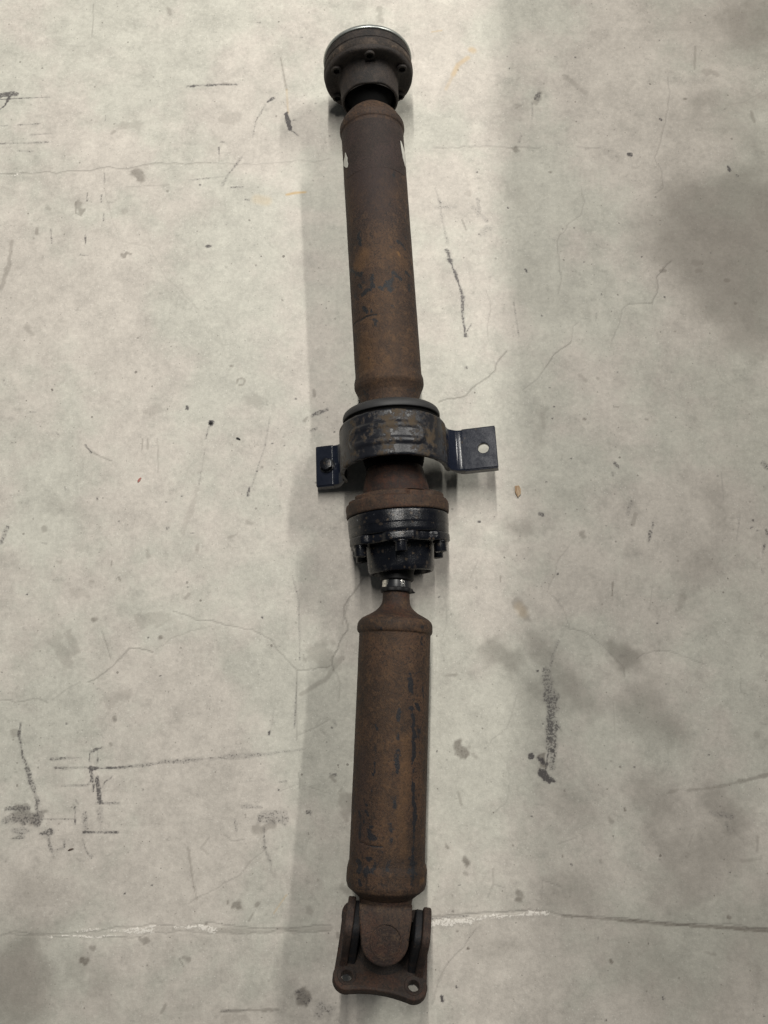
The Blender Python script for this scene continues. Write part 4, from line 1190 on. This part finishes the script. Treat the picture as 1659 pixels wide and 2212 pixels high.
def build_foot(side, L, hole):
    path = fillet([(.0605, .004), (.0640, HF + .0085), (.0725, HF + .0008), (.0770, HF), (.080, HF)], [0, .003, .0026, .001, 0], 7)
    W = .0262
    sec = [(-W, -.0125), (-W, -.003), (-W + .0009, -.0009), (-W + .003, 0), (W - .003, 0), (W - .0009, -.0009), (W, -.003), (W, -.0125), (W - .0028, -.0125), (W - .0028, -.0035), (-W + .0028, -.0035), (-W + .0028, -.0125)]
    rings = []
    for (y, z) in path:
        k = min(1, max(.15, (y - .0605) / .016))
        rings.append([(a, side * y, z + b * (k if b < -.004 else 1)) for a, b in sec])
    P = np.array(rings); 
    if side < 0: P = P[:, ::-1]
    web = mesh_obj("foot_web", grid_mesh("foot_web", P, True, True, True), M_FOOT, brk, FB, 40)
    # flat pad with hole
    ho = [] if hole is None else [circ(hole[0], hole[1], .0064)]
    a, b = .0795, L
    outer = [(-W + .001, a), (W - .001, a), (W - .001, b - .001), (W - .0016, b), (-W + .0016, b), (-W + .001, b - .001)]
    me = shape_mesh("foot_pad", [(x, side * y) for x, y in outer], [[(x, side * y) for x, y in h] for h in ho], .0062, .0007)
    pad = mesh_obj("foot_pad", me, M_FOOT, brk, FB @ T(0, 0, HF - .0031), 12)
    for sx in (-1, 1):
        me = shape_mesh("foot_lip", [(side * .0795, -.0125), (side * (b - .0004), -.0125), (side * (b - .0004), -.0012), (side * .0795, -.0012)], (), .0028, .0008)
        mesh_obj("foot_lip", me, M_FOOT, pad, FB @ T(sx * (W - .0010), 0, HF) @ Matrix(((0, 0, 1, 0), (1, 0, 0, 0), (0, 1, 0, 0), (0, 0, 0, 1))), 12)
    return pad
build_foot(1, .119, (.0005, .1035))
build_foot(-1, .101, None)
mesh_obj("foot_bolt", hex_bolt("foot_bolt", 8.0, 6.5, 9.4, 1.6), M_CBLK, brk, FB @ T(.0005, -.0865, HF) @ RY(-90), 40)

# --- middle coupling: rusty flange bolted to the black joint
BA = [30, 90, 150, 210, 270, 330]     # bolt angles, measured from east
def lobes(base, amp, width, ph0=0, power=1):
    def f(S, PH, RR):
        m = np.zeros_like(PH)
        for a in BA:
            c = R(90 - a + ph0); d = np.abs((PH - c + math.pi) % (2 * math.pi) - math.pi)
            t = np.clip((R(width) - d) / R(11), 0, 1); m = np.maximum(m, t * t * (3 - 2 * t))
        return S, np.where(RR > base, RR + amp * (m - 1), RR)
    return f
def stepmod(S, PH, RR):
    d = np.degrees((PH + math.pi) % (2 * math.pi) - math.pi)
    m = np.zeros_like(d)
    for a, b in ((-62, 12), (42, 76), (100, 170), (-150, -85)):
        t = np.clip(np.minimum(d - a, b - d) / 11 + .5, 0, 1); m = np.maximum(m, t * t * (3 - 2 * t))
    k = (S < -.0275) & (RR > .045)
    return S, np.where(k, RR - .0065 * (1 - m), RR)
fl = partU("coupling_flange", [(-38, 30), (-37.5, 43), (-36.2, 46), (-35.8, 52), (-34, 55.8), (-29, 56.4), (-28, 58.6), (-24, 59.5), (-14.5, 59.4), (-13, 58.5), (-13, 40)], M_FL, -24, rad=.0015, step=.0012, seg=180, wob=.0004, mod=stepmod)
prop(fl, "rusty brown flange face of the middle coupling")
cb = partU("joint_ring", [(-14, 30), (-13, 57.0), (-11, 57.9), (1, 57.8), (2, 57.4), (9, 57.2), (12, 56.0), (12.6, 54), (12.6, 40)], M_CBLK, 0, rad=.001, step=.0015, seg=150, wob=.0002)
prop(cb, "black painted joint ring with worn edge")
lb = partU("joint_lobes", [(11.5, 36), (11.5, 56.5), (13, 58.9), (20.5, 58.9), (22.2, 57.5), (22.2, 36)], M_CBLK, 17, parent=cb, rad=.001, seg=180, step=.0015, mod=lobes(.05, .0050, 24))
first = None
hb = cap_bolt("coupling_bolt", M_BOLT, 6.7, 12, 4.0, 5)
for i, a in enumerate(BA):
    mw = FU(22) @ RX(a - 90 + 0) @ T(0, 0, .0515)
    if first is None: first = mesh_obj("coupling_bolt", hb, M_CBLK, cb, mw, 40)
    else: copy_of(first, cb, mw)
    if i == 0: wf = mesh_obj("bolt_washer", lathe("bolt_washer", [(0, 3), (0, 8.2), (1.6, 8.2), (2, 7.6), (2, 3)], 32, rad=.0004), M_CBLK, cb, mw, 40)
    else: copy_of(wf, cb, mw)
def cupmod(S, PH, RR):
    # swelling over each ball track
    k = np.clip((S - .012) / .01, 0, 1) * np.clip((.050 - S) / .02, 0, 1) * (RR > .036)
    return S, RR + .0011 * k * np.cos(6 * PH) + .0009 * (k > 0) * k
partU("joint_cup", [(12, 30), (12, 41), (14, 39.8), (20, 39), (40, 38.2), (48, 37.8), (51.5, 36.2), (52.3, 34.6), (51.4, 33.4), (46, 32.4), (36, 31), (34, 10)], M_CBLK, 32, rad=.0025, step=.0015, seg=140, wob=.0003, mod=cupmod)
partU("cup_grease_seal", [(38, 5), (38, 31.4), (42, 29), (43, 22), (47, 20), (47, 5)], M_BLACKHOLE, 40, rad=.002)

# --- rear shaft
partL("rubber_sleeve", [(36, 8), (36, 21), (46, 21), (49, 19.2), (57, 19), (60.5, 19.2), (61.6, 18.2), (61.6, 12)], M_RUB, 50, rad=.001, wob=.0003, step=.002)
partL("chrome_collar", [(60, 10), (60, 16.3), (71, 16.3), (71, 10)], M_CHROME, 66, rad=.0006)
def spike(S, PH, RR):
    d = np.abs((PH - R(88) + math.pi) % (2 * math.pi) - math.pi)
    return S, RR + .0030 * np.clip(1 - d / R(6), 0, 1) * (RR > .017) * (S > .0725) + .0005 * np.sin(9 * PH) * (RR > .017)
partL("torn_clip_ring", [(69.6, 12), (69.8, 17.6), (71.5, 18.4), (74.2, 18.3), (75, 16.8), (75, 12)], M_RUB, 72, rad=.0005, seg=140, mod=spike, step=.0012)
partL("tube_neck", [(70, 8), (70, 15.3), (80, 15.1), (86, 15.6), (90, 17.2), (94, 20.3), (98, 25.4), (101, 31), (104.5, 37.4), (106.5, 39.2), (110, 39.8), (112, 30)], M_NECK, 92, rad=.003, step=.0015, wob=.0003, seg=120)
tube("rear_tube", [(106, 38.4), (106.6, 39.6), (109, 41.2), (112, 42.0), (117.5, 42.0), (120, 41.2), (121.4, 39.7), (240, 39.6), (355, 39.5), (358, 40.6), (362, 41.6), (375, 41.6), (380, 40), (383, 36.2), (386, 32), (389, 28.5), (390, 10)], 240, M_RT, FL, STROKES_R)

# --- universal joint at the near end
yk = partL("tube_yoke_socket", [(384, 12), (386, 29), (389, 28), (392, 27.2), (399, 26.4), (403, 22), (404, 12)], M_YOKE, 392, rad=.0015, wob=.0003, step=.002, seg=96)
def ear_outline(L, x0):
    w0, w1, re = .0265, .0238, .0238
    pts = [(x0, -w0), (x0 + .008, -w0), (L - .001, -w1)]
    pts += [(L + re * math.cos(R(a)), re * math.sin(R(a))) for a in np.linspace(-78, 78, 26)]
    pts += [(L - .001, w1), (x0 + .008, w0), (x0, w0)]
    return pts
FQ = FL(LL * 1000)                      # cross centre, x runs on along the shaft
for sg in (1, -1):
    ol = ear_outline(0, .392 - LL)
    me = shape_mesh("yoke_ear", ol, (), .011, .0022)
    bm = bmesh.new(); bm.from_mesh(me)
    bmesh.ops.subdivide_edges(bm, edges=[e for e in bm.edges if e.calc_length() > .006], cuts=2, use_grid_fill=False)
    for v in bm.verts:                  # dips where the ear grows out of the socket
        t = min(1, max(0, (-.012 - v.co.x) / .018)); v.co.z -= .0055 * t * t
        v.co.z -= 4.0 * v.co.y ** 2 * min(1, .3 + t)
    bm.to_mesh(me); bm.free()
    mw = FQ @ T(0, 0, sg * .0290) if sg > 0 else FQ @ RX(180) @ T(0, 0, .0290)
    ear = mesh_obj("yoke_ear", me, M_YOKE, yk, mw, 45)
CAPZ = .0345
def cap_disc(name, r, mat, mw, parent):
    return mesh_obj(name, lathe(name, [(-3, 0), (-3, r + .6), (.25, r + .6), (.35, r + .1), (-.7, r - .4), (-.8, r - 1.0), (.15, r - 1.7), (.15, 0)], 48, rad=.0002), mat, parent, mw, 50)
cap_disc("bearing_cap", 15.2, M_YOKE, FQ @ T(.0012, .001, CAPZ) @ RY(-90), root)
# cross: hub and four trunnions
bm = bmesh.new()
bmesh.ops.create_icosphere(bm, subdivisions=3, radius=.0135)
for ax in ('X', 'Y'):
    bmesh.ops.create_cone(bm, cap_ends=True, segments=24, radius1=.0085, radius2=.0085, depth=.064, matrix=Matrix.Rotation(R(90), 4, ax) if ax == 'X' else Matrix())
me = bpy.data.meshes.new("joint_cross"); bm.to_mesh(me); bm.free()
mesh_obj("joint_cross", me, M_BLACKHOLE, root, FQ, 40)

# flange yoke, swung down about the sideways trunnion and slewed a little
FK = frame(QL, (0, -1, 0)) @ RZ(-8) @ T(0, .0018, 0) @ RY(42)   # local x outward, y east, z up
fy = empty("flange_yoke", FK); fy.parent = root; fy.matrix_parent_inverse = Matrix(); fy.matrix_basis = WM[root.name].inverted() @ FK
def plate_outline(hy, hz, rl, waist):
    """four round lobes joined by hollow edges"""
    pts = []
    for q, (sy, sz) in enumerate(((1, 1), (-1, 1), (-1, -1), (1, -1))):
        base = math.degrees(math.atan2(sz, sy))
        for a in np.linspace(base - 64, base + 64, 22): pts.append((sy * hy + rl * math.cos(R(a)), sz * hz + rl * math.sin(R(a))))
        nsy, nsz = ((-1, 1), (-1, -1), (1, -1), (1, 1))[q]
        A = pts[-1]; b2 = math.degrees(math.atan2(nsz, nsy)); B = (nsy * hy + rl * math.cos(R(b2 - 64)), nsz * hz + rl * math.sin(R(b2 - 64)))
        mid = ((A[0] + B[0]) / 2, (A[1] + B[1]) / 2)
        dep = waist if q in (0, 2) else waist * .15
        L = math.hypot(*mid); mid = (mid[0] * (1 - dep / L), mid[1] * (1 - dep / L))
        for t in np.linspace(.06, .94, 14):
            k = math.sin(math.pi * t); k = k ** .9
            pts.append((A[0] + (B[0] - A[0]) * t + (mid[0] - (A[0] + B[0]) / 2) * k, A[1] + (B[1] - A[1]) * t + (mid[1] - (A[1] + B[1]) / 2) * k))
    return pts
PX = .036 ; HY, HZ, RL = .0340, .0335, .0140
holes = [circ(sy * HY, sz * HZ, .0056, n=28) for sy in (1, -1) for sz in (1, -1)]
YZ = Matrix(((0, 0, 1, 0), (1, 0, 0, 0), (0, 1, 0, 0), (0, 0, 0, 1)))     # (x,y,z) -> (z,x,y): outline in the local yz plane
pl = mesh_obj("flange_plate", shape_mesh("flange_plate", plate_outline(HY, HZ, RL, .0034), holes, .0105, .0018), M_PLATE, fy, FK @ T(PX, 0, 0) @ YZ, 40)
for sy in (1, -1):
    for sz in (1, -1):      # spot-faced seats round the bolt holes
        me = lathe("hole_seat", [(0, 5.7), (0, 9.6), (.5, 9.6), (.9, 9.0), (.5, 6.8), (0, 5.7)], 36, rad=.0002, cap=False)
        mesh_obj("hole_seat", me, M_PLATE, pl, FK @ T(PX - .00528, sy * HY, sz * HZ) @ RZ(180), 40)
for sg in (1, -1):
    # ear seen along the trunnion: round top, widening to the plate
    EL = .026
    def ear2(r, wbase, xb): 
        return [(-r * abs(math.cos(R(a))) ** .62 - EL + r, r * math.copysign(abs(math.sin(R(a))) ** .62, math.sin(R(a)))) for a in np.linspace(96, 264, 30)] + [(xb - .024, -wbase * .9), (xb - .009, -wbase * 1.0), (xb - .003, -wbase * 1.12), (xb, -.0290), (xb, .0290), (xb - .003, wbase * 1.12), (xb - .009, wbase * 1.0), (xb - .024, wbase * .9)]
    for nm, y0, th, r, wb, m in (("ear_outer", .0388, .0082, .0215, .0235, M_EARO), ("ear_inner", .0310, .0080, .0195, .0215, M_YEAR)):
        me = shape_mesh(nm, ear2(r, wb, PX), (), th, .0017)
        XZ = Matrix(((1, 0, 0, 0), (0, 0, -1, 0), (0, 1, 0, 0), (0, 0, 0, 1)))   # outline plane is local xz, thickness along y
        mesh_obj(nm, me, m, fy, FK @ T(0 if nm == "ear_outer" else .0035, sg * y0, 0) @ XZ, 45)
mesh_obj("yoke_web", lathe("yoke_web", [(0, 5), (0, 20), (5, 24), (12, 34), (12, 5)], 48, rad=.003), M_WEB, fy, FK @ T(PX - .013, 0, 0), 40)

# ---------------------------------------------------------------- loose bits on the floor
def chip(name, pts, th, mat, x, y, rot, label, cat, tilt=0):
    o = mesh_obj(name, shape_mesh(name, [(a / 1000, b / 1000) for a, b in pts], (), th / 1000, th / 5000), mat, None, T(x, y, th / 2000 + .0003) @ RZ(rot) @ RY(tilt), 20)
    prop(o, label, cat)
def wood():
    g = NT("splintered_wood"); n = g.noise(420, 4, .6, stretch=(1, .14, 1)); n2 = g.noise(500, 3, .6, off=4)
    c = g.mix(g.ramp(n, .40, .60), (.30, .19, .105), (.52, .40, .27)); c = g.mix(g.math('MULTIPLY', g.ramp(n2, .6, .7), .6), c, (.10, .06, .035))
    return g.out(c, .7, 0, n, .4, .0006)
chip("wood_chip", [(-3.6,6.6),(1.2,7.6),(3.9,3),(4.1,-3),(.6,-7.8),(-1,-5),(-3.2,-1)], 2.6, wood(), 0.1652, 0.2076, -4, "pale brown splinter of wood lying right of the bracket on the concrete", "wood chip")
chip("paint_flake", [(-2,-3.2),(.2,-1.5),(2,2.6),(1.6,3.6),(-.8,2.2),(-2.6,-.6)], .8, plain("faded_red_paint", (.33,.12,.10), .6), -0.3034, 0.2221, 0, "small faded red flake on the open floor left of the shaft", "flake")
chip("rubber_crumb", [(-2.8,1),(-.6,1.6),(2.4,.2),(3,-1.3),(.2,-.8),(-2.4,-.4)], 1.2, M_RUB, -0.1828, 0.2755, -8, "thin curved black crumb lying left of the bearing bracket", "crumb")
chip("dirt_crumb", [(-2.1,-1.4),(-1,1.8),(.4,2.4),(2.2,.6),(1.6,-1.2)], 1.4, M_RUB, -0.2182, 0.2961, 0, "lumpy black crumb at the top of a faint scratch line left of the bracket", "crumb")
chip("dry_leaf_scrap", [(-3.4,-1),(-1,1),(2.4,1.5),(3.8,.8),(1.4,-.5),(-1.6,-1.4)], .8, plain("dry_brown", (.085,.06,.048), .7), -0.3559, -0.2087, 0, "small brown pointed scrap beside the black scuffs at lower left", "scrap")
